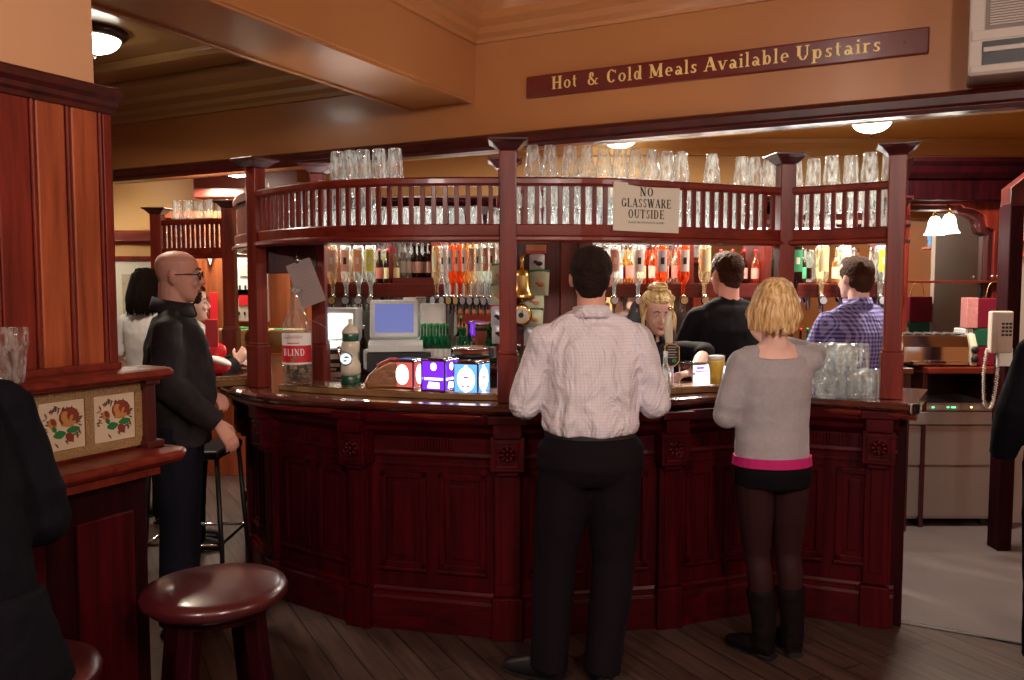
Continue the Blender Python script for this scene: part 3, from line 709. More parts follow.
# pen-drawn roman letters: v stem, h hairline, d diagonal, a arc, s serif
def V(x, y0, y1, w=.18): return ('l', x, y0, x, y1, w * 1.1)
def Hh(x0, x1, y, w=.08): return ('l', x0, y, x1, y, w)
def Dg(x0, y0, x1, y1, w=.18): return ('d', x0, y0, x1, y1, w * 1.1)
def A(cx, cy, rx, ry, a0, a1, k=1): return ('a', cx, cy, rx, ry, a0, a1, k)
def S(x, y, w=.34): return ('l', x - w / 2, y + (-.032 if y > .3 else .032), x + w / 2, y + (-.032 if y > .3 else .032), .066)
G = {
 'H': (.92, [V(.2, 0, 1), V(.7, 0, 1), Hh(.2, .7, .52), S(.2, 0), S(.2, 1), S(.7, 0), S(.7, 1)]),
 'C': (.85, [A(.45, .5, .34, .5, 42, 318), V(.74, .7, .92, .06)]),
 'M': (1.1, [V(.2, 0, 1, .08), V(.88, 0, 1), Dg(.2, 1, .54, .1), Dg(.54, .1, .88, 1, .07), S(.2, 0, .28), S(.88, 0), S(.15, 1, .2), S(.93, 1, .2)]),
 'A': (.92, [Dg(.45, 1, .76, 0), Dg(.45, 1, .14, 0, .07), Hh(.24, .66, .34), S(.14, 0, .26), S(.76, 0, .3)]),
 'U': (.9, [V(.2, .3, 1), V(.7, .3, 1, .08), A(.45, .3, .25, .3, 180, 360), S(.2, 1), S(.7, 1, .28)]),
 'N': (.95, [V(.2, 0, 1, .08), V(.74, 0, 1, .08), Dg(.2, 1, .74, 0), S(.2, 0, .26), S(.15, 1, .22), S(.74, 1, .26)]),
 'O': (.9, [A(.45, .5, .37, .5, 0, 360)]),
 'G': (.92, [A(.45, .5, .36, .5, 42, 330), V(.74, .05, .45), S(.74, .46, .3), V(.74, .7, .92, .06)]),
 'L': (.75, [V(.2, 0, 1), Hh(.2, .66, .03, .07), V(.66, 0, .26, .06), S(.2, 1)]),
 'S': (.7, [A(.35, .74, .22, .25, 30, 270), A(.35, .26, .24, .26, 90, -150), V(.56, .74, .94, .05), V(.12, .06, .28, .05)]),
 'W': (1.2, [Dg(.14, 1, .38, 0), Dg(.38, 0, .6, 1, .07), Dg(.6, 1, .82, 0), Dg(.82, 0, 1.04, 1, .07), S(.14, 1, .28), S(.6, 1, .24), S(1.04, 1, .24)]),
 'R': (.88, [V(.2, 0, 1), A(.42, .75, .26, .25, -90, 90), Hh(.2, .44, .97), Hh(.2, .44, .5), Dg(.42, .5, .74, 0), S(.2, 0), S(.16, 1, .26), S(.76, 0, .2)]),
 'E': (.8, [V(.2, 0, 1), Hh(.2, .68, .97), Hh(.2, .56, .51), Hh(.2, .68, .03), V(.68, .0, .26, .06), V(.66, .76, 1, .06), V(.56, .4, .62, .05), S(.14, 1, .2), S(.14, 0, .2)]),
 'T': (.84, [V(.42, 0, 1), Hh(.08, .76, .97), V(.09, .74, 1, .06), V(.75, .74, 1, .06), S(.42, 0)]),
 'I': (.42, [V(.2, 0, 1), S(.2, 0), S(.2, 1)]),
 'D': (.92, [V(.2, 0, 1), A(.4, .5, .38, .5, -90, 90), Hh(.2, .42, .97), Hh(.2, .42, .03), S(.14, 0, .2), S(.14, 1, .2)]),
 'B': (.85, [V(.2, 0, 1), A(.42, .76, .22, .24, -90, 90), A(.42, .27, .28, .27, -90, 90), Hh(.2, .44, .97), Hh(.2, .44, .52), Hh(.2, .44, .03), S(.14, 0, .2), S(.14, 1, .2)]),
 '&': (.95, [A(.4, .78, .17, .2, -40, 220), A(.4, .26, .28, .28, 110, 330), Dg(.26, .66, .78, .02, .14), Dg(.5, .64, .34, .5, .06), Dg(.62, .1, .8, .46, .06), S(.8, .48, .2), S(.8, 0, .2)]),
 'o': (.66, [A(.33, .32, .27, .33, 0, 360)]),
 't': (.45, [V(.2, .12, .9, .13), Hh(.06, .38, .62, .06), A(.3, .14, .11, .14, 180, 300)]),
 'l': (.36, [V(.18, 0, 1.02, .13), S(.18, 0, .28), S(.12, 1.02, .16)]),
 'd': (.7, [V(.52, 0, 1.02, .13), A(.3, .32, .22, .33, 0, 360), S(.56, 0, .2), S(.46, 1.02, .16)]),
 'e': (.64, [A(.33, .32, .26, .33, 0, 305), Hh(.12, .56, .34, .06)]),
 'a': (.64, [V(.47, .06, .46, .13), A(.3, .44, .19, .2, 10, 150), A(.27, .18, .19, .19, 0, 360), S(.53, 0, .18)]),
 's': (.54, [A(.27, .47, .16, .17, 30, 270), A(.27, .17, .18, .17, 90, -150), V(.42, .47, .62, .05), V(.1, .03, .19, .05)]),
 'v': (.66, [Dg(.12, .64, .33, 0, .13), Dg(.33, 0, .54, .64, .06), S(.13, .64, .24), S(.55, .64, .22)]),
 'i': (.36, [V(.18, 0, .64, .13), S(.18, 0, .28), S(.12, .64, .16), V(.18, .8, .94, .14)]),
 'b': (.7, [V(.17, 0, 1.02, .13), A(.38, .32, .23, .33, 0, 360), S(.11, 1.02, .16)]),
 'p': (.7, [V(.17, -.3, .64, .13), A(.38, .32, .23, .33, 0, 360), S(.17, -.3, .3), S(.11, .64, .16)]),
 'r': (.5, [V(.17, 0, .64, .13), A(.36, .42, .17, .22, 40, 150), S(.17, 0, .3), S(.11, .64, .16)]),
 ' ': (.3, []),
}
def text_width(s, sp_=.04): return sum(G[c][0] + sp_ for c in s)
def letters(b, s, Mx, origin, h, x0=0, spacing=.04, th=.002, z0=0, wf=1):
    """draw s; Mx maps (x along, y up, z out) to the world"""
    x = x0
    def quad(pts):
        P = [(p[0] * h, p[1] * h) for p in pts]; b.prism(P, z0, z0 + th, Mx, origin)
    for ch in s:
        w, ops = G[ch]
        for op in ops:
            if op[0] == 'l':
                _, a0, b0, a1, b1, t = op; dx, dy = a1 - a0, b1 - b0; L = math.hypot(dx, dy) or 1; nx, ny = -dy / L * t / 2, dx / L * t / 2
                quad([(x / h + (a0 - nx) * wf, b0 - ny), (x / h + (a1 - nx) * wf, b1 - ny), (x / h + (a1 + nx) * wf, b1 + ny), (x / h + (a0 + nx) * wf, b0 + ny)])
            elif op[0] == 'd':
                _, a0, b0, a1, b1, t = op; k = t * .55
                quad([(x / h + (a0 - k) * wf, b0), (x / h + (a1 - k) * wf, b1), (x / h + (a1 + k) * wf, b1), (x / h + (a0 + k) * wf, b0)])
            else:
                _, cx, cy, rx, ry, a0, a1, k_ = op; n = max(6, int(abs(a1 - a0) / 18)); th_ = .185 if ry > .33 else .145; tn = .07
                for i in range(n):
                    q = []
                    for aa in (a0 + (a1 - a0) * i / n, a0 + (a1 - a0) * (i + 1) / n):
                        r_ = math.radians(aa); c, s_ = math.cos(r_), math.sin(r_)
                        q.append(((x / h + (cx + rx * c) * wf, cy + ry * s_), (x / h + (cx + (rx - th_) * c) * wf, cy + (ry - tn) * s_)))
                    quad([q[0][1], q[0][0], q[1][0], q[1][1]])
        x += (w + spacing) * h * wf
    return x
def frame(xdir, out):
    xdir = Vector(xdir).normalized(); out = Vector(out).normalized()
    return Matrix(((xdir.x, 0, out.x), (xdir.y, 0, out.y), (xdir.z, 1, out.z)))
# wall sign
su0, su1 = -2.075, -.075
t = thing('wall_sign', 'long maroon board lettered in gold on the ochre fascia', 'sign', uv(su0, FV - .01, 2.685))
b = MB(); b.obox(uv(0, 0), UX, su0, su1, -FV, -FV + .022, 2.672, 2.79); pchild(b, 'board', M['sign_red'], t, .006)
def u_at(px):
    k = (px - 512) / F; Y = (FV - .02) / (k * VX.x + VX.y); return k * Y * UX.x + Y * UX.y
for wrd, p0_, p1_ in (('Hot', 551, 577), ('&', 585, 598), ('Cold', 604, 641), ('Meals', 646, 695), ('Available', 700, 785), ('Upstairs', 790, 875)):
    b = MB(); ua, ub = u_at(p0_), u_at(p1_); hgt = .068; wf_ = (ub - ua) / (text_width(wrd, .05) * hgt)
    letters(b, wrd, frame(UX, -VX), uv(ua, FV - .0225, 2.705), hgt, 0, .05, wf=wf_, th=.0015); pchild(b, 'lettering', M['gold_leaf'], t)
for u in (su0 + .055, su1 - .10):
    b = MB().smooth(); b.ball(uv(u, FV - .024, 2.731), .005); pchild(b, 'screw', M['brass'], t)
# notice on the rack
p = rxy(641, 3.905); q = rxy(609, 3.845); r_ = rxy(674, 3.98)
d = (r_ - q).normalized(); n = Vector((d.y, -d.x, 0))
t = thing('notice', 'white paper notice about glassware fixed to the slats of the rack', 'notice', (0, 0, 0))
o0 = q + n * .028; wn = (r_ - q).length * 1.0; zn0, zn1 = 1.888, 2.108
Mx = frame(d, n)
b = MB(); b.prism([(0, 0), (wn, -.006), (wn + .004, zn1 - zn0 - .012), (.002, zn1 - zn0)], 0, .002, Mx, o0 + Vector((0, 0, zn0))); pchild(b, 'card', M['paper'], t)
b = MB()
for s_, hh, zz, wf in (('NO', .040, .160, 1.0), ('GLASSWARE', .040, .108, .83), ('OUTSIDE', .040, .058, .86)):
    wd = text_width(s_) * hh * wf; letters(b, s_, Mx, o0 + Vector((0, 0, zn0 + zz)), hh, (wn - wd) / 2, wf=wf, th=.0006, z0=.0022)
pchild(b, 'lettering', M['ink'], t)
def small_text(s, size, Mx, origin, mat, par, name='small_lettering', ext=.0003):
    cu = bpy.data.curves.new(name, 'FONT'); cu.body = s; cu.size = size; cu.align_x = 'CENTER'; cu.extrude = ext
    tmp = bpy.data.objects.new(name, cu); COL.objects.link(tmp)
    dg = bpy.context.evaluated_depsgraph_get(); me = bpy.data.meshes.new_from_object(tmp.evaluated_get(dg)); bpy.data.objects.remove(tmp)
    me.materials.clear(); me.materials.append(mat)
    M4 = Mx.to_4x4(); M4.translation = Vector(origin)
    me.transform(M4); o = bpy.data.objects.new(name, me); COL.objects.link(o); o.parent = par
    o.matrix_parent_inverse = Matrix.Translation(-par.location); return o
small_text('PLEASE ASK FOR PLASTIC GLASSES', .0125, Mx, o0 + d * wn / 2 + n * .0024 + Vector((0, 0, zn0 + .035)), M['ink'], t)
# air conditioner
au = .075
n_before = set(bpy.data.objects)
t = thing('air_conditioner', 'beige wall mounted air conditioner at the top right corner', 'air conditioner', uv(au, FV, 2.56))
b = MB(); b.sweep([uv(au, FV), uv(au, FV - .24), uv(au + .9, FV - .24), uv(au + .9, FV)], [(-.03, 2.565), (-.004, 2.565), (.0, 2.58), (.0, 3.01), (-.01, 3.03), (-.03, 3.03)]); b.obox(uv(0, 0), UX, au + .02, au + .88, -FV, -FV + .2, 2.57, 2.62); b.obox(uv(0, 0), UX, au + .03, au + .87, -FV, -FV + .22, 2.98, 3.02)
pchild(b, 'casing', M['beige'], t, .008)
b = MB(); b.obox(uv(0, 0), UX, au + .06, au + .86, -FV + .20, -FV + .245, 2.745, 3.0); pchild(b, 'grille_panel', M['grille'], t)
b = MB(); [b.obox(uv(0, 0), UX, au + .075, au + .85, -FV + .245, -FV + .252, 2.76 + k * .0105, 2.765 + k * .0105) for k in range(22)]; pchild(b, 'grille', M['beige'], t)
b = MB(); b.obox(uv(0, 0), UX, au + .05, au + .86, -FV + .19, -FV + .2415, 2.605, 2.70); pchild(b, 'outlet_recess', M['black'], t)
b = MB(); b.obox(uv(0, 0), UX, au + .055, au + .86, -FV + .20, -FV + .25, 2.655, 2.675); pchild(b, 'louvre', M['beige'], t, .003)
b = MB(); b.obox(uv(0, 0), UX, au + .01, au + .89, -FV + .18, -FV + .243, 2.705, 2.748); b.obox(uv(0, 0), UX, au + .01, au + .89, -FV + .18, -FV + .243, 2.575, 2.604); pchild(b, 'front_strip', M['beige'], t, .004)
for o in bpy.data.objects:
    if o not in n_before and o.parent is None and o.name.startswith('air_conditioner'): o.location.z -= .06
# ================================================================== the back bar
YB = 5.75
bb = thing('back_bar_cabinet', 'mahogany back bar with mirrored shelves behind the servery', 'back bar', (0, YB, 0))
X = lambda px, Y=YB: xw(px, Y)
b = MB(); b.bx(X(326), X(902, 5.6), YB - .30, YB + .3, 0, 1.06); pchild(b, 'base', M['dark_wood'], bb)
b = MB(); b.bx(X(322), X(902, 5.6), YB - .34, YB + .3, 1.06, 1.10); pchild(b, 'back_worktop', M['bar_top'], bb, .006)
b = MB(); b.bx(X(320), X(903), YB + .3, YB + .36, 0, 2.22); pchild(b, 'back_panel', M['red_wood'], bb)
# mirrors between the uprights, above and below the bottle shelf
ups = [(322, .05), (391, .03), (436, .07), (500, .05), (560, .16), (690, .05), (768, .05), (905, .05)]
for px, w in ups:
    b = MB(); b.bx(X(px) - w / 2, X(px) + w / 2, YB + .02, YB + .3, 1.10, 2.2); pchild(b, 'upright', M['red_wood'], bb, .004)
for (a, c) in ((326, 389), (393, 432), (440, 496), (577, 686), (694, 764), (772, 902)):
    b = MB(); b.bx(X(a), X(c), YB + .285, YB + .3, 1.12, 1.56); pchild(b, 'mirror', M['mirror'], bb); b = MB(); b.bx(X(a), X(c), YB + .285, YB + .3, 1.66, 2.1); pchild(b, 'mirror', M['mirror'], bb)
for (a, c) in ((322, 500), (578, 905)):
    b = MB(); b.bx(X(a), X(c), YB + .0, YB + .3, 1.625, 1.65); b.bx(X(a), X(c), YB - .015, YB + .015, 1.555, 1.65); pchild(b, 'bottle_shelf', M['red_wood_h'], bb, .004)
b = MB(); b.bx(X(388), X(434), YB + .02, YB + .3, 1.65, 1.69); pchild(b, 'shelf_step', M['red_wood_h'], bb, .003)
b = MB(); b.sweep([(X(318), YB + .3), (X(318), YB - .02), (X(905), YB - .02)], [(-.3, 2.03), (.02, 2.03), (.03, 2.05), (.02, 2.08), (.03, 2.12), (-.3, 2.12)]); pchild(b, 'canopy', M['dark_wood_h'], bb, .003)
b = MB(); b.sweep([(X(318), YB + .36), (X(318), YB), (X(905), YB)], [(-.3, 2.18), (.0, 2.18), (.02, 2.19), (.05, 2.205), (.06, 2.215), (.08, 2.225), (.08, 2.24), (-.3, 2.24)]); pchild(b, 'cornice', M['dark_wood_h'], bb, .003)
b = MB(); b.bx(X(322), X(903), YB + .02, YB + .3, 2.12, 2.19); pchild(b, 'upper_panel', M['dark_wood'], bb)
# small round lamps and tubes under the canopy
def strip(x0, x1, y, z, lab, w=.035):
    t = thing('strip_light', lab, 'strip light', ((x0 + x1) / 2, y, z))
    b = MB(); b.bx(-(x1 - x0) / 2, (x1 - x0) / 2, -w / 2, w / 2, -.018, -.004); b.build('tube', M['tube'], t)
    b = MB(); b.bx(-(x1 - x0) / 2 - .01, (x1 - x0) / 2 + .01, -w / 2 - .006, w / 2 + .006, -.004, .0); b.build('holder', M['white'], t)
M['tube'] = lamp('back_bar_tube', (1, .98, .92), 75)
strip(X(328), X(386), YB - .01, 2.03, 'lit strip lamp over the four inverted bottles at the left of the back bar')
strip(X(440), X(496), YB - .01, 2.03, 'lit strip lamp over the packed inverted bottles right of the till')
strip(X(584), X(686), YB - .01, 2.03, 'lit strip lamp over the row of bottles above the blonde barmaid')
strip(X(698), X(764), YB - .01, 2.03, 'lit strip lamp over the bottles above the barman in black')
strip(X(780), X(896), YB - .01, 2.03, 'lit strip lamp over the bottles above the barman in the checked shirt')

# ------------------------------------------------------------------ bottles on optics
def liq(name, c, a=.75): return glass(name, c, a * .5, c, .5)
LQ = {'amber': glass('amber_spirit', (1, .72, .38), .2, (.95, .55, .16)), 'red': glass('orange_red_spirit', (1, .34, .12), .3, (.95, .22, .06)),
      'clear': glass('clear_spirit', (.95, 1, .97), .2, (.9, .97, .92)), 'green': glass('green_bottle_glass', (.10, .6, .3), .3, (.01, .33, .15)),
      'dark': glass('dark_bottle_glass', (.25, .08, .04), .6, (.05, .015, .01)), 'pale': glass('pale_gold_spirit', (1, .93, .7), .2, (.95, .86, .6))}
LB = {'pink': plain('pink_brown_label', (.55, .32, .26), .6), 'orange': plain('orange_label', (.7, .3, .14), .6), 'yellow': plain('yellow_green_label', (.6, .55, .06), .6), 'white': plain('white_label', (.8, .8, .76), .6),
      'grey': plain('grey_label', (.55, .55, .58), .6), 'peach': plain('peach_label', (.75, .42, .3), .6), 'green': plain('deep_green_label', (.04, .28, .12), .6), 'black': plain('black_label', (.03, .03, .03), .5),
      'cream': plain('cream_yellow_label', (.78, .68, .35), .6), 'redl': plain('red_white_label', (.7, .2, .14), .6)}
def optic(x, y, z, liqn, lab, label, dialm, s=1.0, sq=False, group=None, face=0):
    """inverted spirit bottle with its measure; z is the shelf height of the bottle's shoulder"""
    t = thing('inverted_spirit_bottle', label, 'bottle', (x, y, z), face, group)
    b = MB().smooth(); r = .038 * s
    b.lathe([(.012, -.085), (.012, -.03), (.018, -.01), (r * .9, .03), (r, .05), (r, .235), (r * .9, .25), (.01, .252)], 14 if not sq else 8); b.build('bottle', LQ[liqn], t)
    b = MB(); mat = LB[lab]
    vs = []
    for k in range(7):
        a = -PI / 2 + (k - 3) * .27
        vs.append((r * 1.03 * math.cos(a), r * 1.03 * math.sin(a)))
    n = len(vs); inner = [(p[0] * .97, p[1] * .97) for p in reversed(vs)]
    b.prism(vs + inner, .075, .222); lb_ = b.build('label', mat, t)
    b = MB(); b.prism([(p[0] * 1.012, p[1] * 1.012) for p in vs[2:5]] + [(p[0] * .99, p[1] * .99) for p in reversed(vs[2:5])], .125, .17); b.build('label_emblem', M['ink'] if lab in ('white', 'grey', 'peach') else M['paper'], lb_)
    b = MB().smooth(); b.lathe([(.009, -.175), (.013, -.165), (.013, -.13), (.022, -.12), (.022, -.09), (.015, -.08)], 12); b.build('optic', M['chrome'], t)
    Mr = Matrix.Rotation(PI / 2, 3, 'X')
    b = MB().smooth(False); b.lathe([(.030, 0), (.030, .016), (.027, .018)], 18, (0, -.022, -.12), Mr); dr_ = b.build('dial_rim', M['black'], t)
    b = MB(); b.lathe([(.024, 0), (.024, .003)], 18, (0, -.04, -.12), Mr); b.build('dial', dialm, dr_)
    b = MB(); b.bx(-.004, .004, -.03, -.022, -.21, -.15); b.build('lever', M['black'], t)
    b = MB(); b.bx(-.007, .007, .02, .04, -.2, .0); b.build('bracket', M['steel'], t)
    return t
dm = [plain('gilt_dial', (.6, .42, .15), .3, .3), plain('silver_dial', (.6, .6, .66), .3, .3)]
yo = YB - .06
zs = 1.655
gA = 'inverted bottles left of the till'
for i, (px, l, lb, cap_) in enumerate(((333, 'pale', 'pink', 'pink brown label'), (346.5, 'clear', 'peach', 'peach label'), (359, 'clear', 'orange', 'orange brown label'), (371, 'clear', 'yellow', 'yellow green label'))):
    optic(X(px, yo), yo, zs, l, lb, 'inverted spirit bottle with %s, left of the back bar' % cap_, dm[0 if i == 0 else 1], 1.0, group=gA)
# crowded angled row
for i, (l, lb) in enumerate((('pale', 'cream'), ('clear', 'white'), ('red', 'grey'), ('red', 'peach'), ('amber', 'white'), ('pale', 'pink'), ('clear', 'white'), ('clear', 'redl'), ('clear', 'peach'))):
    px = 439 + i * 7.0 if i else 437
    y_ = YB - .02 - i * .045
    optic(X(px, y_), y_, zs, l, lb, 'inverted spirit bottle, %s from left in the crowded row beside the till' % nth(i), dm[0] if i in (2, 3) else dm[1], .85, group='crowded inverted bottles beside the till', face=-.75)
for i, (px, l, lb, d_) in enumerate(((614, 'clear', 'pink', 'pink brown label behind the white shirted customer'), (638, 'clear', 'white', 'white floral label above the barmaid'), (661, 'red', 'grey', 'grey picture label and orange liquid'), (683, 'red', 'white', 'large white label and orange liquid'), (704, 'pale', 'cream', 'cream label beside the barman in black'))):
    optic(X(px, yo), yo, zs, l, lb, 'inverted spirit bottle with %s' % d_, dm[0 if i > 2 else 1], 1.12, group='inverted bottles above the barmaid')
for i, (px, l, lb, d_) in enumerate(((795, 'dark', 'green', 'green label and dark glass'), (821, 'pale', 'cream', 'cream label and pale spirit above the blonde customer'), (843, 'clear', 'white', 'plain white label beside the barman in checks'), (880, 'clear', 'yellow', 'yellow label beside the right rack post'))):
    optic(X(px, yo), yo, zs, l, lb, 'inverted spirit bottle with %s' % d_, dm[1], 1.15, group='inverted bottles at the right of the back bar')

def bottle(name, x, y, z, h, r, m, labm, label, group=None, neck=.3, capm=None, coll=None, rz=0.0):
    t = thing(name, label, 'bottle', (x, y, z), rz, group)
    b = MB().smooth(); rn = r * .33
    b.lathe([(r * .9, 0), (r, .008), (r, h * .55), (r * .85, h * .64), (rn, h * .74), (rn, h * .97), (rn * 1.15, h * .975), (rn * 1.15, h)], 14); b.build('bottle', m, t)
    b = MB().smooth(); b.lathe([(r * 1.03, h * .14), (r * 1.03, h * .46)], 14, capb=False, capt=False); b.build('label', labm, t)
    b = MB().smooth(); b.lathe([(rn * 1.25, h * .93), (rn * 1.25, h * 1.01)], 10); b.build('cap', capm or M['chrome'], t)
    return t
ys = YB + .14
for i, (px, l, lb, cp_, d_) in enumerate(((380, 'dark', 'redl', 'red', 'red and white label'), (388, 'dark', 'cream', 'red', 'cream label, between two red topped bottles'), (396, 'pale', 'cream', 'red', 'orange cream label and red cap'))):
    bottle('spirit_bottle', X(px, YB + .05), YB + .05, 1.651, .235, .026, LQ[l], LB[lb], 'dark upright bottle with %s above the till' % d_, 'upright bottles above the till', capm=M['red'])
for i, (px, l, lb, d_) in enumerate(((403, 'clear', 'white', 'clear upright bottle with pale label above the till screen'), (409, 'clear', 'white', 'narrow clear upright bottle beside the dark bottles'))):
    bottle('spirit_bottle', X(px, ys), ys, 1.691, .25, .026, LQ[l], LB[lb], d_, 'upright bottles above the till')
for i, px in enumerate((415, 420.5, 426, 431)):
    bottle('spirit_bottle', X(px, ys), ys - (i % 2) * .05, 1.691, .24, .026, LQ['dark'], LB['pink'], 'dark bottle with pinkish label on the step shelf, %s from left' % nth(i), 'dark bottles on the step shelf')
kk = 0
for i in range(10):
    px = 584 + i * 11.4
    bottle('spirit_bottle', X(px, YB + .17), YB + .17, 1.651, .27, .031, LQ[('clear', 'pale', 'clear', 'pale', 'amber', 'amber', 'red', 'clear', 'pale', 'pale')[i]], LB[('pink', 'white', 'peach', 'white', 'redl', 'cream', 'peach', 'white', 'redl', 'white')[i]], 'upright bottle on the back shelf above the barmaid, %s from the left' % nth(i), 'upright bottles behind the barmaid')
for i in range(5):
    px = 720 + i * 11.5
    bottle('spirit_bottle', X(px, YB + .12), YB + .12, 1.651, .235, .028, LQ[('pale', 'amber', 'dark', 'red', 'dark')[i]], LB[('cream', 'redl', 'pink', 'peach', 'pink')[i]], 'upright bottle behind the barman in black, %s from left' % nth(i), 'upright bottles behind the barman in black', capm=M['red'])
for i in range(7):
    px = 784 + i * 17
    bottle('spirit_bottle', X(px, YB + .17), YB + .17, 1.651, .25, .03, LQ[('green', 'dark', 'clear', 'amber', 'clear', 'pale', 'clear')[i]], LB[('green', 'green', 'white', 'cream', 'white', 'yellow', 'white')[i]], 'upright bottle behind the barman in checks, %s from left' % nth(i), 'upright bottles behind the barman in checks')

# ------------------------------------------------------------------ till
yt = 5.42
t = thing('cash_register', 'white touch screen till standing on its black drawer', 'till', (X(399, yt), yt, 1.10), .12)
b = MB(); b.bx(-.20, .20, -.2, .2, 0, .115); cd_ = b.build('cash_drawer', M['black'], t, bevel=.005)
b = MB().smooth(); b.ball((.0, -.205, .06), .008); b.build('drawer_lock', M['chrome'], cd_)
b = MB(); b.prism([(-.2, .12), (-.2, .165), (-.13, .19), (.18, .19), (.18, .12)], -.19, .15, Matrix(((0, 0, 1), (1, 0, 0), (0, 1, 0)))); b.build('till_base', M['white'], t, bevel=.006)
ms = Matrix.Rotation(-.28, 3, 'X')
b = MB(); b.box((-.03, -.03, .32), (.31, .05, .25), M=ms); sh_ = b.build('screen_housing', M['white'], t, bevel=.012)
M['screen'] = plain('lit_till_screen', (.10, .12, .28), .2, emis=(.24, .29, .72), es=.42)
b = MB(); c_ = Vector((-.03, -.03, .32)) + ms @ Vector((0, -.027, .0)); b.box(c_, (.245, .004, .19), M=ms); b.build('screen', M['screen'], sh_)
b = MB(); b.box((.22, .08, .28), (.17, .12, .27), M=Matrix.Rotation(-.15, 3, 'X')); b.box((.22, .0, .25), (.13, .05, .1)); pr_ = b.build('printer', M['white'], t, bevel=.012)
b = MB(); b.box((.22, .0, .33), (.11, .003, .08), M=Matrix.Rotation(-.3, 3, 'X')); b.build('receipt', M['white_print'], pr_)
b = MB(); b.bx(X(336, 5.73), X(347, 5.73), 5.725, 5.73, 1.47, 1.545)
t = thing('pinned_card', 'small grey typed card fixed to the shelf edge above the till', 'card', (X(421, YB - .02), YB - .025, 1.50))
b = MB(); b.bx(-.035, .035, -.002, .002, -.05, .06); b.build('card', LB['grey'], t)
b = MB(); [b.bx(-.027, .027 - (k % 3) * .008, -.003, -.002, .045 - k * .014, .049 - k * .014) for k in range(6)]; b.build('typed_line', M['ink'], t)
# green bottles beside the till
for i in range(9):
    r_, c_ = divmod(i, 5); px = 422 + c_ * 6.3 + r_ * 3
    y_ = 5.34 + r_ * .08
    bottle('mixer_bottle', X(px, y_), y_, 1.10, .29, .0235, LQ['green'], LB['white'], 'green glass bottle beside the till, %s from the left of the %s row' % (nth(c_), ('front', 'rear')[r_]), 'green bottles beside the till', capm=M['green'])
for i in range(4):
    px = (460, 465.5, 488, 493.5)[i]
    bottle('mixer_bottle', X(px, 5.8), 5.8, 1.10, .25, .021, LQ['green'], LB['white'], 'green glass bottle on the back worktop behind the ice bucket, %s from left' % nth(i), 'green bottles behind the ice bucket', capm=M['green'])
# little things by the pump: dark bottle, framed card, white box
bottle('wine_bottle', X(363, 5.5), 5.5, 1.10, .27, .024, LQ['dark'], LB['black'], 'slim black bottle on the back worktop left of the till')
t = thing('napkin_dispenser', 'white napkin dispenser on the back worktop left of the till', 'dispenser', (X(370, 5.35), 5.35, 1.10))
b = MB(); b.bx(-.04, .04, -.04, .04, 0, .13); b.build('case', M['white'], t, bevel=.012); b = MB(); b.bx(-.03, .03, -.05, -.038, .05, .11); b.build('napkin', M['paper'], t, bevel=.004)
t = thing('picture_card', 'small postcard stuck on the wood under the left inverted bottles', 'card', (X(374, YB + .27), YB + .27, 1.50))
b = MB(); b.bx(-.045, .045, -.003, .003, -.05, .06); b.build('card', M['paper'], t); b = MB(); b.bx(-.035, .03, -.005, -.003, -.04, .02); b.build('picture', M['ink'], t)
t = thing('glass_cabinet', 'glazed chiller with lit shelves at the left end of the back bar', 'fridge', (X(338, 5.5), 5.5, 1.10))
b = MB(); b.bx(-.11, -.09, -.12, .12, 0, .36); b.bx(.12, .14, -.12, .12, 0, .36); b.bx(-.11, .14, -.12, .12, .36, .39); b.bx(-.11, .14, .1, .12, 0, .36); b.build('case', M['white'], t, bevel=.003)
b = MB(); b.bx(-.09, .12, -.115, -.108, .01, .36); b.build('glass_door', M['glass_bottle'], t)
b = MB(); b.bx(-.09, .12, -.1, .1, .18, .19); b.bx(-.088, -.075, .06, .075, .0, .36); b.build('shelf', M['white'], t)
b = MB(); b.bx(-.08, -.065, -.09, -.08, .02, .35); b.build('light_tube', M['tube'], t)
t = thing('framed_card', 'small framed black and white price card standing left of the ceramic beer pump', 'card', (X(334, 4.9), 4.9, 1.10), .1)
b = MB(); b.bx(-.05, .05, -.008, .008, .02, .17); b.bx(-.04, .04, -.02, .04, 0, .02); b.build('frame', M['white'], t, bevel=.002)
b = MB(); b.bx(-.04, .04, -.012, -.008, .03, .16); b.build('card', M['ink'], t); b = MB(); b.box((0, -.013, .12), (.05, .002, .03)); b.box((0, -.013, .07), (.06, .002, .02)); b.box((-.01, -.013, .045), (.04, .002, .012)); b.build('printed_block', M['white_print'], t)

# ------------------------------------------------------------------ bell, snack cards and clutter beside the middle post
yk = 5.0
t = thing('bar_bell', 'brass bell hanging behind the middle rack post', 'bell', (X(522, yk), yk, 1.56))
b = MB().smooth(); b.lathe([(.073, 0), (.078, .006), (.066, .03), (.05, .06), (.045, .13), (.038, .16), (.02, .175), (.008, .18)], 24, capb=False); b.build('bell', M['brass'], t)
b = MB().smooth(); b.tube([(0, 0, .02), (0, 0, -.03)], .006); b.ball((0, 0, -.03), .013); b.build('clapper', M['brass'], t)
b = MB().smooth(); b.tube([(0, 0, .18), (0, 0, .24), (.03, .1, .28)], .012, sub=4); b.build('hanger', M['brass'], t)
b = MB(); b.bx(-.02, .06, .09, .11, .2, .36); b.build('bracket', M['dark_wood'], t)
kio = thing('service_column', 'wooden column unit in the middle of the servery behind the bell', 'cabinet', (X(545, 5.15), 5.15, 0))
b = MB(); b.bx(X(503, 5.15), X(590, 5.15), 5.12, 5.42, 1.10, 2.25); b.bx(X(505, 5.1), X(590, 5.1), 5.08, 5.42, 0, 1.10); pchild(b, 'carcass', M['red_wood'], kio, .004)
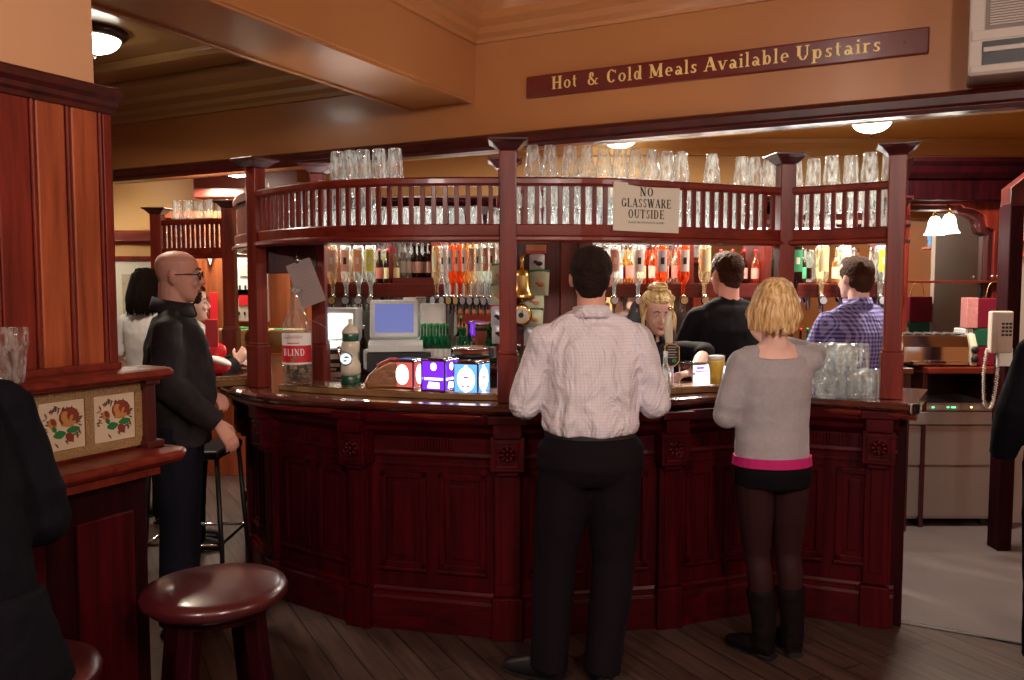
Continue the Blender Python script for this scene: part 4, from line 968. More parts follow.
b = MB(); b.bx(X(560, 5.1), X(572, 5.1), 5.07, 5.12, 1.1, 2.25); b.bx(X(578, 5.1), X(592, 5.1), 5.07, 5.12, 1.1, 2.25); b.bx(X(503, 5.1), X(592, 5.1), 5.08, 5.12, 2.2, 2.26); pchild(b, 'pilaster', M['red_wood'], kio, .004)
M['crisp'] = plain('pale_green_foil', (.62, .70, .48), .35, .1, bump=.7, bscale=25); M['crisp2'] = plain('silver_blue_foil', (.66, .68, .75), .3, .3, bump=.6, bscale=25)
def packet(x, y, z, w, h, m, label, col, tilt=0.0):
    t = thing('snack_packet', label, 'packet', (x, y, z), 0, 'snack packets hanging by the bell')
    b = MB().smooth(); n = 8; vs = []; fs = []
    for i in range(n + 1):
        v_ = i / n
        for j in range(n + 1):
            u_ = j / n; d_ = .022 * (math.sin(PI * u_) ** .6) * (math.sin(PI * min(1, max(0, v_))) ** .5)
            vs.append(((u_ - .5) * w + tilt * (v_ - .5) * h, -d_, (v_ - .5) * h))
    for i in range(n):
        for j in range(n): a = i * (n + 1) + j; fs.append((a, a + 1, a + n + 2, a + n + 1))
    b.add(vs, fs); b.add([(p[0], .004, p[2]) for p in vs], [tuple(reversed(f)) for f in fs]); b.build('packet', m, t)
    b = MB(); b.bx(-w / 2 + tilt * h / 2, w / 2 + tilt * h / 2, -.004, .003, h / 2 - .012, h / 2 + .004); b.build('top_seam', col, t)
    b = MB().smooth(); b.ball((.012, -.02, -.01), (.022, .008, .014)); b.ball((-.01, -.02, .0), (.014, .007, .010)); b.build('printed_picture', LB['orange'] if m is M['crisp'] else M['ink'], t)
names_ = ['silver blue snack packet with black top, topmost behind the bell', 'large pale green snack packet, upper one right of the bell', 'pale green snack packet, third down right of the bell', 'pale green snack packet with green edge, fourth down', 'silver blue snack packet low beside the white shirt']
for i, (px, py, w, h, m, c_) in enumerate(((537, 262, .09, .11, M['crisp2'], M['black']), (539, 283, .12, .15, M['crisp'], M['green']), (534, 301, .12, .12, M['crisp'], M['green']), (533, 318, .12, .11, M['crisp'], M['black']), (533, 336, .11, .13, M['crisp2'], M['black']))):
    p = at(px, py, 5.03 - (i % 2) * .02); packet(p.x, p.y, p.z, w, h, m, names_[i], c_, .05 * (i % 2))
t = thing('snack_packet', 'red crisp packets box at the very top behind the bell', 'packet', at(536, 250, 5.05)); b = MB(); b.bx(-.06, .06, -.03, .03, -.02, .03); b.build('box', LB['orange'], t, bevel=.004); b = MB(); b.bx(-.055, .055, -.032, -.03, -.018, -.005); b.build('band', M['red'], t)
for i, (px, py) in enumerate(((500, 275), (499, 295), (499, 316), (500, 333))):
    p = at(px - 1, py, 5.1); packet(p.x, p.y, p.z, .085, .13, M['crisp'] if i < 2 else M['crisp2'], 'pale foil snack packet left of the middle rack post, %s from the top' % nth(i), M['green'] if i < 2 else M['red'])
p = at(521, 315, 4.95)
t = thing('wall_timer', 'round cream and gilt dial below the brass bell', 'dial', p)
Mr = Matrix.Rotation(PI / 2, 3, 'X')
b = MB().smooth(); b.lathe([(.06, 0), (.066, .02), (.055, .032), (.045, .03)], 24, (0, 0, 0), Mr); b.build('bezel', M['brass'], t)
b = MB(); b.lathe([(.045, .028), (.045, .032)], 24, (0, 0, 0), Mr); b.build('face', M['cream'], t)
b = MB(); b.lathe([(.016, .032), (.016, .036)], 16, (0, 0, 0), Mr); b.box((.006, -.037, .012), (.005, .003, .035)); b.build('hub', M['ink'], t)
t = thing('bottle_opener_bracket', 'small wooden bracket holding the dial under the bell', 'bracket', (p.x, p.y, p.z)); b = MB(); b.bx(-.03, .03, .0, .14, -.03, .03); b.bx(-.02, .02, .02, .1, -.09, .0); b.build('bracket', M['dark_wood'], t, bevel=.003)
for i, (px, l, lb) in enumerate(((519, 'green', 'white'), (526, 'pale', 'cream'), (533, 'green', 'yellow'))):
    bottle('liqueur_bottle', X(px, 4.92), 4.92, 1.02, .27, .026, LQ[l], LB[lb], 'tall %s liqueur bottle low behind the middle post, %s from the left' % (('green', 'gold', 'green')[i], nth(i)))
t = thing('speed_rail', 'low steel worktop with speed rail behind the bar, under the liqueur bottles', 'worktop', (0, 4.9, 0))
b = MB(); b.bx(X(500, 4.9), X(600, 4.9), 4.84, 5.06, .98, 1.02); b.bx(X(502, 4.9), X(598, 4.9), 4.86, 5.06, 0, .98); pchild(b, 'unit', M['dark_wood'], t, .003)
b = MB(); b.bx(X(500, 4.9), X(600, 4.9), 4.83, 4.84, .98, 1.05); pchild(b, 'rail', M['steel'], t, .003)

# ------------------------------------------------------------------ the right end: overmantel mirror, toaster, dishwasher
YR = 6.05
xr0, xr1 = xw(905, YR) - .05, xw(1002, YR)
mr = thing('overmantel_mirror', 'arched wood framed mirror with shelf at the right end of the servery', 'mirror', (xr0, YR, 1.1))
b = MB(); b.bx(xr0, xr1, YR + .12, YR + .2, 0, 2.5); pchild(b, 'backing', M['dark_wood'], mr)
b = MB(); b.bx(xr0 + .02, xr1 - .02, YR + .10, YR + .12, 1.12, 2.35); pchild(b, 'mirror_glass', M['mirror'], mr)
zt, zs_, xa = 2.36, 1.98, xr1 - .1
arch = [(xr0, 2.26), (xr1, 2.26), (xr1, 1.1), (xa, 1.1), (xa, 2.0), (xa - .05, 2.02), (xa - .06, 2.06)]
arch += [(xa - .06 - .16 + .16 * math.cos(a), 2.06 + .10 * math.sin(a)) for a in [i * PI / 16 for i in range(0, 9)]]
arch += [(xa - .24, 2.18), (xr0, 2.18)]
My = Matrix(((1, 0, 0), (0, 0, 1), (0, 1, 0)))
b = MB(); b.prism(arch, YR + .04, YR + .10, My); pchild(b, 'arch_frame', M['dark_wood'], mr, .006)
arch2 = [(x - .02 if x < xr1 - .01 else x, z + .03 if z > 1.2 else z) for x, z in arch]
b = MB(); b.prism([(x + (.03 if xr0 + .1 < x < xr1 - .05 else 0), z + (.035 if 1.2 < z < 2.4 else 0)) for x, z in arch], YR + .01, YR + .04, My); pchild(b, 'inner_arch', M['red_wood'], mr, .006)
b = MB(); b.bx(xr0, xr1 + .02, YR - .04, YR + .1, 1.655, 1.672); pchild(b, 'shelf', M['red_wood_h'], mr, .003)
b = MB().smooth(); b.ball((xr1 - .05, YR - .02, 1.70), .014); b.ball((xr1 - .09, YR - .02, 1.70), .014); pchild(b, 'knob', M['chrome'], mr)
b = MB(); b.bx(xr0, xr1 + .2, YR - .08, YR + .2, 2.24, 2.53); pchild(b, 'head_panel', M['bar_wood_d'], mr, .01)
p = at(949, 222, YR - .0)
t = thing('wall_lamp', 'lit tulip shaped glass wall lamp in front of the mirror at the right', 'lamp', p)
b = MB().smooth(); b.lathe([(.075, -.08), (.06, -.06), (.05, -.02), (.044, .02), (.028, .05), (.012, .055)], 20, capb=False); b.build('shade', lamp('tulip_shade', (1, .97, .85), 14), t)
b = MB().smooth(); b.tube([(0, 0, .05), (0, 0, .10), (0, .08, .13), (0, .14, .12)], .008, sub=4); b.lathe([(.02, .05), (.018, .07), (.008, .08)], 12); b.lathe([(.035, 0), (.03, .015)], 14, (0, .20, .12), Matrix.Rotation(PI / 2, 3, 'X')); b.build('bracket', M['brass'], t)
b = MB(); b.sweep([(xr0, YR - .08), (xr1 + .2, YR - .08)], [(0, 2.38), (.02, 2.39), (.05, 2.43), (.06, 2.47), (.09, 2.50), (.09, 2.53), (0, 2.53)]); pchild(b, 'cornice', M['bar_wood_d'], mr, .002)
# right hand worktop
wt = thing('worktop', 'dark wooden worktop under the toaster, above the dishwasher', 'worktop', (2.8, 5.6, 1.1))
b = MB(); b.bx(xr0 - .05, 3.55, 5.48, YR + .12, 1.055, 1.095); pchild(b, 'top', M['red_wood_h'], wt, .005)
b = MB(); b.bx(xr0 - .05, xr0 - .02, 5.55, YR + .1, 0, 1.055); b.bx(xr0, 3.5, YR + .05, YR + .1, 0, 1.055); b.bx(xw(1002, 5.6), xw(1012, 5.6), 5.5, YR, 0, 1.055); pchild(b, 'side_panel', M['dark_wood'], wt, .003)
# dishwasher
yd = 5.56
t = thing('dishwasher', 'stainless steel under counter dishwasher with green indicator lights', 'dishwasher', (xw(954, yd), yd, 0.006))
hw = (xw(1001, yd) - xw(903, yd)) / 2
b = MB(); b.bx(-hw, hw, .02, .5, .05, .84); b.build('body', M['steel'], t, bevel=.004)
b = MB(); b.bx(-hw, hw, -.0, .03, .79, .845); b.bx(-hw, hw, -.012, .03, .70, .785); b.build('control_panel', M['steel'], t, bevel=.004)
b = MB(); b.bx(-hw + .005, hw - .005, 0, .03, .42, .69); b.build('door', M['steel'], t, bevel=.006)
b = MB(); b.bx(-hw + .005, hw - .005, .005, .03, .07, .41); b.build('lower_panel', M['steel'], t, bevel=.004)
b = MB(); [b.bx(sx * (hw - .05) - .02, sx * (hw - .05) + .02, .05, .09, 0, .055) for sx in (-1, 1)]; b.build('foot', M['black'], t)
b = MB(); b.bx(-hw + .06, hw - .13, -.003, .0, .80, .83); b.build('display_strip', M['beige'], t)
M['led'] = lamp('green_indicator', (.05, 1, .25), 5); M['led2'] = lamp('yellow_indicator', (.9, .9, .2), 5)
b = MB(); [b.bx(x - .006, x + .006, -.005, -.002, .812, .82) for x in (-.12, -.02, .01, .025)]; b.build('indicator', M['led'], t)
b = MB(); b.bx(.13, .142, -.005, -.002, .812, .82); b.build('indicator', M['led2'], t, label='yellow indicator light')
t = thing('waste_hose', 'grey hose curling on the floor beside the dishwasher', 'hose', (xw(1010, 5.5), 5.5, .03)); b = MB().smooth(); b.tube([(-.02, .2, .3), (.03, .1, .2), (.05, .05, .08), (.0, 0, .0), (-.06, -.03, -.005)], .014, sub=5, seg=8); b.build('hose', M['beige'], t)
# toaster
p = at(934, 366, 5.6)
t = thing('toaster', 'white and chrome six slot catering toaster on the right worktop', 'toaster', (p.x, 5.68, 1.096), -.02)
L2 = .225
b = MB(); b.prism([(-.11, .02), (.11, .02), (.11, .13), (.075, .21), (-.075, .21), (-.11, .13)], -L2, L2, Matrix(((0, 0, 1), (1, 0, 0), (0, 1, 0)))); b.build('body', M['chrome'], t, bevel=.01)
for sx in (-1, 1):
    b = MB(); b.prism([(-.12, .0), (.12, .0), (.12, .14), (.08, .22), (-.08, .22), (-.12, .14)], sx * L2, sx * (L2 + .045), Matrix(((0, 0, 1), (1, 0, 0), (0, 1, 0)))); b.build('end_panel', M['cream'], t, bevel=.012)
b = MB(); [b.bx(-.19 + k * .066, -.15 + k * .066, -.065, .065, .2105, .214) for k in range(6)]; b.build('slot', M['black'], t)
b = MB(); [b.bx(-.205 + k * .066, -.192 + k * .066, -.07, .07, .2105, .222) for k in range(7)]; b.build('slot_guard', M['steel'], t, bevel=.002)
for k, zz in enumerate((.11, .05)):
    b = MB().smooth(); b.lathe([(.024, 0), (.024, .012), (.02, .02)], 16, (L2 + .022, -.12, zz), Matrix.Rotation(PI / 2, 3, 'X')); b.build('knob', M['black'], t)
b = MB(); b.bx(-.16, .2, -.135, -.11, .012, .035); b.bx(-.06, .05, -.15, -.12, .022, .04); b.build('crumb_tray', M['chrome'], t, bevel=.003)
# gift bags and boxes beside toaster
def boxthing(name, label, cat, c, d, m, rz=0, bevel=.006, extra=None):
    t = thing(name, label, cat, c, rz); b = MB(); b.bx(-d[0] / 2, d[0] / 2, -d[1] / 2, d[1] / 2, 0, d[2]); b.build('box' if name != 'gift_bag' else 'bag', m, t, bevel=bevel)
    if extra: extra(t)
    return t
M['maroon'] = plain('maroon_gift_wrap', (.2, .008, .03), .35, bump=.3, bscale=12); M['pinkwrap'] = plain('pink_patterned_paper', (.7, .25, .25), .5, var=.6, vscale=120); M['dgreen'] = plain('dark_green_paper', (.01, .11, .06), .4, bump=.3, bscale=12)
p = at(982, 358, 5.62)
def ex1(t): b = MB(); b.bx(-.09, .09, -.075, -.071, .0, .17); b.build('side_print', M['maroon'], t); 
boxthing('gift_box', 'maroon wrapped box at the bottom of the parcels beside the toaster', 'parcel', (p.x + .02, 5.68, 1.096), (.17, .15, .13), M['maroon'])
boxthing('gift_box', 'dark green wrapped box, middle one of the parcels beside the toaster', 'parcel', (p.x + .02, 5.68, 1.228), (.17, .15, .12), M['dgreen'])
boxthing('folder_stack', 'upright white folders left of the green parcel', 'folders', (p.x - .10, 5.68, 1.096), (.06, .14, .25), M['white'], extra=lambda t: MB().bx(-.004, -.001, -.0715, -.07, .01, .24).bx(.012, .015, -.0715, -.07, .01, .24).build('gap', M['ink'], t))
def hand(t):
    b = MB().smooth(); b.tube([(-.02, -.06, .2), (.0, -.06, .29), (.06, -.06, .31), (.09, -.06, .2)], .004, sub=5, seg=6); b.build('handle', M['brass'], t)
    b = MB(); b.bx(-.155, -.078, -.081, .0, .0, .205); b.build('patterned_side', M['pinkwrap'], t, bevel=.004)
boxthing('gift_bag', 'maroon gift bag with pink patterned side and cord handle on top of the parcels', 'gift bag', (p.x + .03, 5.68, 1.35), (.18, .15, .20), M['maroon'], extra=hand)
# wall phone with coiled cord, hung on the end post of the dark frame
px_ = xw(1004, 5.0)
ph = thing('wall_telephone', 'beige wall telephone with coiled cord at the right edge', 'telephone', at(997, 332, 4.98))
b = MB(); b.box((0.02, 0, 0), (.13, .05, .25)); b.build('body', M['beige'], ph, bevel=.01)
b = MB(); b.box((-.035, -.03, .0), (.04, .02, .25)); b.build('handset', M['beige'], ph, bevel=.008)
b = MB(); [b.box((.02 + c_ * .022, -.027, .05 - r_ * .022), (.014, .006, .013)) for c_ in range(3) for r_ in range(4)]; b.build('keypad', M['black'], ph)
b = MB().smooth(); pts = []
cd = curve([(-.06, -.01, -.10), (-.08, -.02, -.25), (-.07, -.02, -.42), (-.045, -.02, -.46), (-.02, -.02, -.42), (.0, -.02, -.25), (.0, -.01, -.10)], 40)
for i, q in enumerate(cd): a = i * 1.9; pts.append(q + Vector((.010 * math.cos(a), .010 * math.sin(a), 0)))
b.tube(pts, .0032, seg=5); b.build('coiled_cord', M['beige'], ph)
b = MB(); b.box((.05, .0, -.15), (.09, .02, .11)); b.build('socket_plate', M['white'], ph, bevel=.004)
# dark door frame and shelf at the right edge
df = thing('door_frame', 'dark wooden opening frame with slanting brace at the right edge', 'door frame', (xw(1008, 5.1), 5.1, 0))
x0 = xw(1001, 5.1); b = MB(); b.bx(x0, x0 + .085, 5.04, 5.16, 0.006, 2.12); pchild(b, 'post', M['bar_wood_d'], df, .006)
b = MB(); b.prism([(x0 + .0, 2.12), (x0 + .0, 2.22), (x0 + .25, 2.42), (x0 + 1.3, 2.75), (x0 + 1.3, 2.3), (x0 + .5, 2.28), (x0 + .2, 2.18), (x0 + .1, 2.12)], 5.05, 5.15, My); pchild(b, 'brace', M['dark_wood'], df, .006)
t = thing('wall_shelf', 'small wooden shelf on the pale wall at the right edge', 'shelf', (3.42, 5.5, 1.95)); b = MB(); b.bx(-.05, .5, -.1, .15, -.02, 0); b.build('board', M['warm_wood'], t, bevel=.003); b = MB(); b.bx(.0, .02, -.05, .14, -.12, -.02); b.bx(.4, .42, -.05, .14, -.12, -.02); b.build('bracket', M['warm_wood'], t)
boxthing('carton', 'small blue and red carton on the wall shelf at the right edge', 'carton', (3.45, 5.45, 1.951), (.09, .06, .12), plain('blue_carton', (.05, .22, .5), .5), extra=lambda t: MB().bx(-.046, .046, -.031, -.03, .06, .1).build('white_band', M['white_print'], t).__class__)
b = MB(); b.bx(3.32, 4.9, 5.66, 5.72, 0, 2.2); struct(b.build('wall_side', plain('pale_wall_paint', (.42, .34, .30), .6)))
# ------------------------------------------------------------------ the far left: picture, boxes, baskets
p = at(148, 290, 7.9)
t = thing('framed_picture', 'framed print on the golden wall behind the dark haired customer', 'picture', (p.x - .1, 7.96, p.z - .05))
b = MB(); b.bx(-.33, .33, -.02, .02, .33, .37); b.bx(-.33, .33, -.02, .02, -.37, -.33); b.bx(-.33, -.29, -.02, .02, -.33, .33); b.bx(.29, .33, -.02, .02, -.33, .33); b.build('frame', M['red_wood'], t, bevel=.004)
b = MB(); b.bx(-.29, .29, .0, .02, -.33, .33); b.build('mount', M['paper'], t); b = MB(); b.bx(-.17, .17, -.003, .0, -.2, .2); b.build('print', plain('faded_print', (.5, .42, .3), .6, var=.5, vscale=14), t)
yw = 7.58
for px, py, w, h, lab, m in ((252, 276, .30, .42, 'white fuse box high on the panelled back wall, left of the bottles', M['white']), (252, 305, .32, .30, 'grey alarm keypad box on the panelled back wall', M['beige'])):
    p = at(px, py, yw); t = thing('control_box', lab, 'control box', (p.x, yw, p.z))
    b = MB(); b.bx(-w / 2, w / 2, -.06, 0, -h / 2, h / 2); b.build('case', m, t, bevel=.01); b = MB(); b.bx(-w * .3, w * .3, -.068, -.06, 0, h * .3); b.build('face_plate', M['paper'] if m is M['white'] else M['red'], t)
    b = MB(); [b.bx(-w * .28 + k * .05, -.04 + k * .05 - w * .2, -.066, -.06, -h * .3, -h * .2) for k in range(4)]; b.build('button', M['ink'], t)
p = at(214, 309, 7.57); boxthing('red_notice', 'small red notice stuck on the brown panelling behind the bald man', 'notice', (p.x, 7.57, p.z - .1), (.07, .01, .25), M['red'])
p = at(210, 256, 7.57); t = thing('paper_pennant', 'small white triangular pennant on the brown panelling', 'pennant', (p.x, 7.57, p.z)); b = MB(); b.prism([(-.05, .08), (.05, .06), (.0, -.08)], -.004, .004, My); b.build('cloth', M['white'], t)
sb = thing('side_shelf', 'brown side shelf holding baskets below the panelled back wall', 'shelf', (xw(230, 7.2), 7.2, 0)); b = MB(); b.bx(xw(205, 7.2), xw(320, 7.2), 7.05, 7.5, 1.02, 1.06); b.bx(xw(205, 7.2), xw(320, 7.2), 7.1, 7.5, .0, 1.02); pchild(b, 'unit', M['warm_wood'], sb, .004)
M['wicker'] = plain('wicker', (.5, .3, .12), .6, bump=1, bscale=90, var=.4, vscale=80)
for px, lab in ((226, 'shallow wicker basket on the side shelf between bald man and rack post'), (276, 'wicker basket with green napkins on the side shelf, partly behind the rack post')):
    x = xw(px, 7.2); t = thing('wicker_basket', lab, 'basket', (x, 7.2, 1.061)); b = MB().smooth(); b.lathe([(.2, 0), (.24, .18), (.255, .2), (.235, .2), (.19, .02)], 20, M=Matrix.Diagonal((1, .55, 1))); b.build('basket', M['wicker'], t)
    b = MB(); [b.box((random.uniform(-.14, .14), random.uniform(-.06, .06), .17 + k * .012), (.09, .07, .02), rz=k) for k in range(4)]; b.build('napkin', M['green'] , t, bevel=.003)
# ================================================================== on the bar top
ZC = 1.139   # top of the plinth
ZW = 1.106
# giant bottle collecting coins
p = atz(298, 384, ZC)
t = thing('collecting_bottle', 'giant clear bottle holding coins for charity, beside the left rack posts', 'bottle', (p.x, p.y, ZC))
R_ = .073
b = MB().smooth(); b.lathe([(R_ * .93, 0), (R_, .012), (R_, .26), (R_ * .9, .31), (R_ * .62, .355), (.031, .385), (.029, .45), (.024, .475), (.026, .48), (.026, .495)], 28, capt=False); b.build('bottle', M['glass_bottle'], t)
b = MB().smooth(); b.lathe([(.029, .466), (.032, .47), (.032, .478), (.029, .482)], 20, capb=False, capt=False); b.build('neck_ring', M['glass'], t)
b = MB(); rr = random.Random(3)
for k in range(150):
    a = rr.uniform(0, 2 * PI); q = .062 * math.sqrt(rr.random()); z_ = .012 + .085 * rr.random()
    b.lathe([(.011, -.001), (.011, .001)], 8, (q * math.cos(a), q * math.sin(a), z_), Euler((rr.uniform(-.9, .9), rr.uniform(-.9, .9), 0)).to_matrix())
b.mi = 0; o = b.build('coins', plain('old_coins', (.35, .22, .12), .35, .7, var=.5, vscale=60), t); o['kind'] = 'stuff'
def wrap(b, r, z0, z1, a0, a1, n=16, th=.0012, ins=0):
    vo = [(r * math.cos(a0 + (a1 - a0) * k / n), r * math.sin(a0 + (a1 - a0) * k / n)) for k in range(n + 1)]
    vi = [(x * (1 - th / r), y * (1 - th / r)) for x, y in reversed(vo)]
    b.prism(vo + vi, z0, z1)
b = MB(); wrap(b, R_ + .002, .225, .262, -2.9, -.2); wrap(b, R_ + .002, .20, .225, -2.9, -.2); b.build('collar_label', M['white_print'], t, label='white upper label')
b = MB(); wrap(b, R_ + .0022, .115, .20, -2.9, -.2); b.build('label', M['red'], t, label='red label lettered in white')
b = MB(); wrap(b, R_ + .0024, .105, .115, -2.9, -.2); b.build('label_edge', M['white_print'], t)
b = MB(); Mw = frame((1, 0, 0), (0, -1, 0)); wd = text_width('BLIND') * .034 * .8
letters(b, 'BLIND', Mw, (0, 0, 0), .034, -wd / 2, wf=.8, th=.0008)
for v_ in b.v:
    a = v_.x / R_ - PI / 2; out = R_ + .0040 - min(0, v_.y) * 0 + (.0006 if v_.y < -.0004 else 0); z_ = v_.z + .150
    v_.x, v_.y, v_.z = out * math.cos(a), out * math.sin(a), z_
b.build('lettering', M['white_print'], t)
b = MB().smooth(); b.ball((.006, -R_ - .003, .136), (.008, .003, .006)); b.ball((-.008, -R_ - .003, .129), (.007, .003, .006)); b.build('label_mark', M['green'], t)
b = MB(); b.box((0, -R_ - .0045, .213), (.06, .001, .0035)); b.box((0, -R_ - .0045, .24), (.09, .001, .002)); b.box((.01, -R_ - .0045, .248), (.08, .001, .0015)); b.build('small_print', M['red'], t)
b = MB().smooth(); b.tube([(.03, -.01, .37), (.07, -.02, .33), (.12, .02, .30), (.16, .05, .26)], .0012, sub=5, seg=5); b.build('string', M['steel'], t)
# laminated sheet hanging by the post
t = thing('hanging_price_list', 'tilted laminated sheet hanging from the rack above the giant bottle', 'sheet', at(306, 283, 4.22))
Mh = Matrix.Rotation(-.36, 3, 'Y').to_3x3()
Mh = Matrix.Rotation(.36 - .72, 3, 'Y')
b = MB(); pl = [(-.06, -.115), (.06, -.115), (.065, -.108), (.065, .108), (.06, .115), (-.06, .115), (-.065, .108), (-.065, -.108)]
b.prism(pl, -.0015, .0015, Mh @ Matrix(((1, 0, 0), (0, 0, -1), (0, 1, 0)))); b.build('sheet', plain('grey_laminated_paper', (.34, .26, .25), .25), t)
b = MB(); [b.box(Mh @ Vector((-.0 + .003 * (k % 2), -.0022, .09 - k * .02)), (.09 - (k % 3) * .015, .001, .002), M=Mh) for k in range(9)]; b.build('printed_line', plain('faded_print_line', (.24, .18, .18), .5), t)
b = MB().smooth(); b.lathe([(.012, -.006), (.016, 0), (.012, .006)], 14, Mh @ Vector((0, 0, .12)), Matrix.Rotation(PI / 2, 3, 'X')); b.tube([Mh @ Vector((0, 0, .12)), Mh @ Vector((.01, .01, .17))], .004); b.build('clip', M['chrome'], t)

# ceramic beer pump
p = atz(351, 383, ZC)
t = thing('ceramic_beer_pump', 'cream and green ceramic beer pump with round badge, right of the giant bottle', 'beer pump', (p.x, p.y, ZC))
b = MB().smooth(); b.lathe([(.047, .042), (.052, .06), (.050, .10), (.036, .13), (.037, .145), (.046, .165), (.047, .205), (.04, .215)], 24, capb=True); b.build('body', M['cream'], t, label='cream glazed body')
b = MB().smooth(); b.lathe([(.048, 0), (.05, .005), (.05, .04), (.047, .043)], 24); b.build('base', M['green_cer'], t)
b = MB().smooth(); b.lathe([(.039, .215), (.041, .22), (.041, .25), (.039, .255)], 24); b.build('band', M['green_cer'], t)
b = MB().smooth(); b.lathe([(.044, .255), (.046, .262), (.03, .285), (.012, .30), (.009, .31), (.013, .32), (.006, .33)], 24); b.build('lid', M['cream'], t)
b = MB(); b.lathe([(.032, 0), (.033, .01), (.028, .014)], 24, (-.012, -.05, .13), Matrix.Rotation(PI / 2, 3, 'X')); b.build('badge_rim', M['chrome'], t)
b = MB(); b.lathe([(.028, 0), (.028, .016)], 24, (-.012, -.05, .13), Matrix.Rotation(PI / 2, 3, 'X')); b.build('badge', lamp('lit_badge', (.9, .95, 1), 1.1), t)
b = MB().smooth(); b.ball((-.008, -.067, .138), (.012, .002, .005)); b.ball((-.016, -.067, .12), (.009, .002, .004)); b.build('badge_mark', M['green'], t)
b = MB().smooth(); b.tube([(-.03, -.045, .17), (-.045, -.065, .19), (-.045, -.08, .17), (-.04, -.08, .14)], .006, sub=4); b.build('spout', M['chrome'], t)
# copper curved font
p = atz(384, 387, ZC)
t = thing('beer_font', 'low rounded mirror finished beer font with a red top, left of the lit red font', 'beer font', (p.x, p.y, ZC), .1)
b = MB(); My2 = Matrix(((1, 0, 0), (0, 0, 1), (0, 1, 0)))
b.prism([(-.085, .0), (.075, .0), (.075, .13), (.03, .13), (-.03, .10), (-.075, .06), (-.09, .03)], -.05, .06, My2); b.build('body', M['copper'], t, bevel=.01)
b = MB(); b.prism([(-.03, .105), (.03, .135), (.07, .135), (.07, .14), (.028, .142), (-.034, .112)], -.04, .05, My2); b.build('red_top', M['red'], t, bevel=.003)
# lit cube fonts
M['lred'] = lamp('lit_red_panel', (.75, .13, .09), .85); M['lpur'] = lamp('lit_purple_panel', (.16, .02, .62), 1.5); M['lblu'] = lamp('lit_blue_panel', (.12, .36, .85), 1.5); M['lwht'] = lamp('lit_white_panel', (1, .96, .95), 3.0); M['lwhv'] = lamp('lit_violet_white_panel', (.86, .78, 1), 2.3)
def font_box(px, py, s, rz, lit, kind, label, z=ZC, h=None):
    p = atz(px, py, z); h = h or s * 1.15
    t = thing('lit_beer_font', label, 'beer font', (p.x, p.y, z), rz, 'lit cube beer fonts')
    b = MB(); a = s / 2
    for x in (-a, a):
        for y in (-a, a): b.box((x, y, h / 2), (.008, .008, h))
    b.bx(-a - .004, a + .004, -a - .004, a + .004, h - .008, h); b.bx(-a - .004, a + .004, -a - .004, a + .004, 0, .008)
    b.bx(-a * .7, a * .7, -a * .7, a * .7, h, h + .006); b.build('frame', M['chrome'], t, bevel=.0015)
    for k, (M3, nm) in enumerate(((Matrix.Rotation(0, 3, 'Z'), 'front'), (Matrix.Rotation(PI / 2, 3, 'Z'), 'side'))):
        fr = M3 @ Matrix(((1, 0, 0), (0, 0, -1), (0, 1, 0)))
        b = MB(); b.prism([(-a + .004, .008), (a - .004, .008), (a - .004, h - .008), (-a + .004, h - .008)], a - .004, a - .001, fr); lp_ = b.build('lit_panel', M[lit], t)
        b = MB()
        if kind == 'oval': b.prism(disc(None, 0, h * .5, a * .58, h * .36, 0, 0, 20), a - .001, a + .0005, fr)
        elif kind == 'bars':
            b.prism([(-a * .8, h * .36), (a * .8, h * .36), (a * .8, h * .43), (-a * .8, h * .43)], a - .001, a + .0005, fr)
            b.prism([(-a * .55, h * .1), (a * .5, h * .1), (a * .5, h * .28), (-a * .4, h * .3)], a - .001, a + .0005, fr)
            b.prism(disc(None, 0, h * .78, a * .26, a * .3, 0, 0, 12), a - .001, a + .0005, fr)
        elif kind == 'round':
            b.prism(disc(None, 0, h * .47, a * .74, h * .38, 0, 0, 24), a - .001, a + .0005, fr); b.prism(disc(None, 0, h * .86, a * .16, a * .14, 0, 0, 10), a - .001, a + .0005, fr)
        else:
            for (x0, x1, y0, y1) in ((-.6, .1, .78, .86), (-.7, .5, .66, .71), (-.2, .6, .5, .54)): b.prism([(a * x0, h * y0), (a * x1, h * y0), (a * x1, h * y1), (a * x0, h * y1)], a - .001, a + .0005, fr)
        b.build('panel_emblem', M['lwht'] if kind != 'lines' else M['lpur'], lp_)
        if kind == 'round':
            b = MB(); b.prism([(-a * .2, h * .5), (a * .2, h * .5), (a * .2, h * .56), (-a * .2, h * .56)], a, a + .001, fr); b.prism(disc(None, -a * .25, h * .25, a * .1, a * .1, 0, 0, 8), a, a + .001, fr); b.prism(disc(None, a * .2, h * .25, a * .14, a * .08, 0, 0, 8), a, a + .001, fr); b.build('emblem_mark', M['lpur'], lp_)
    return t
font_box(409, 387, .125, -.42, 'lred', 'oval', 'lit red cube beer font with a white oval emblem', h=.135)
font_box(440, 390, .125, -.42, 'lpur', 'bars', 'lit purple cube beer font with white bars', h=.15)
font_box(472, 393, .125, -.42, 'lblu', 'round', 'lit pale blue cube beer font with a round white emblem', z=1.127, h=.15)
font_box(696, 386, .13, .35, 'lwhv', 'lines', 'white lit cube beer font by the barmaid, beside the pint of lager', z=ZW + .0, h=.125)
font_box(728, 387, .12, .2, 'lwhv', 'lines', 'white lit cube beer font partly behind the blonde customer', z=ZW, h=.125)
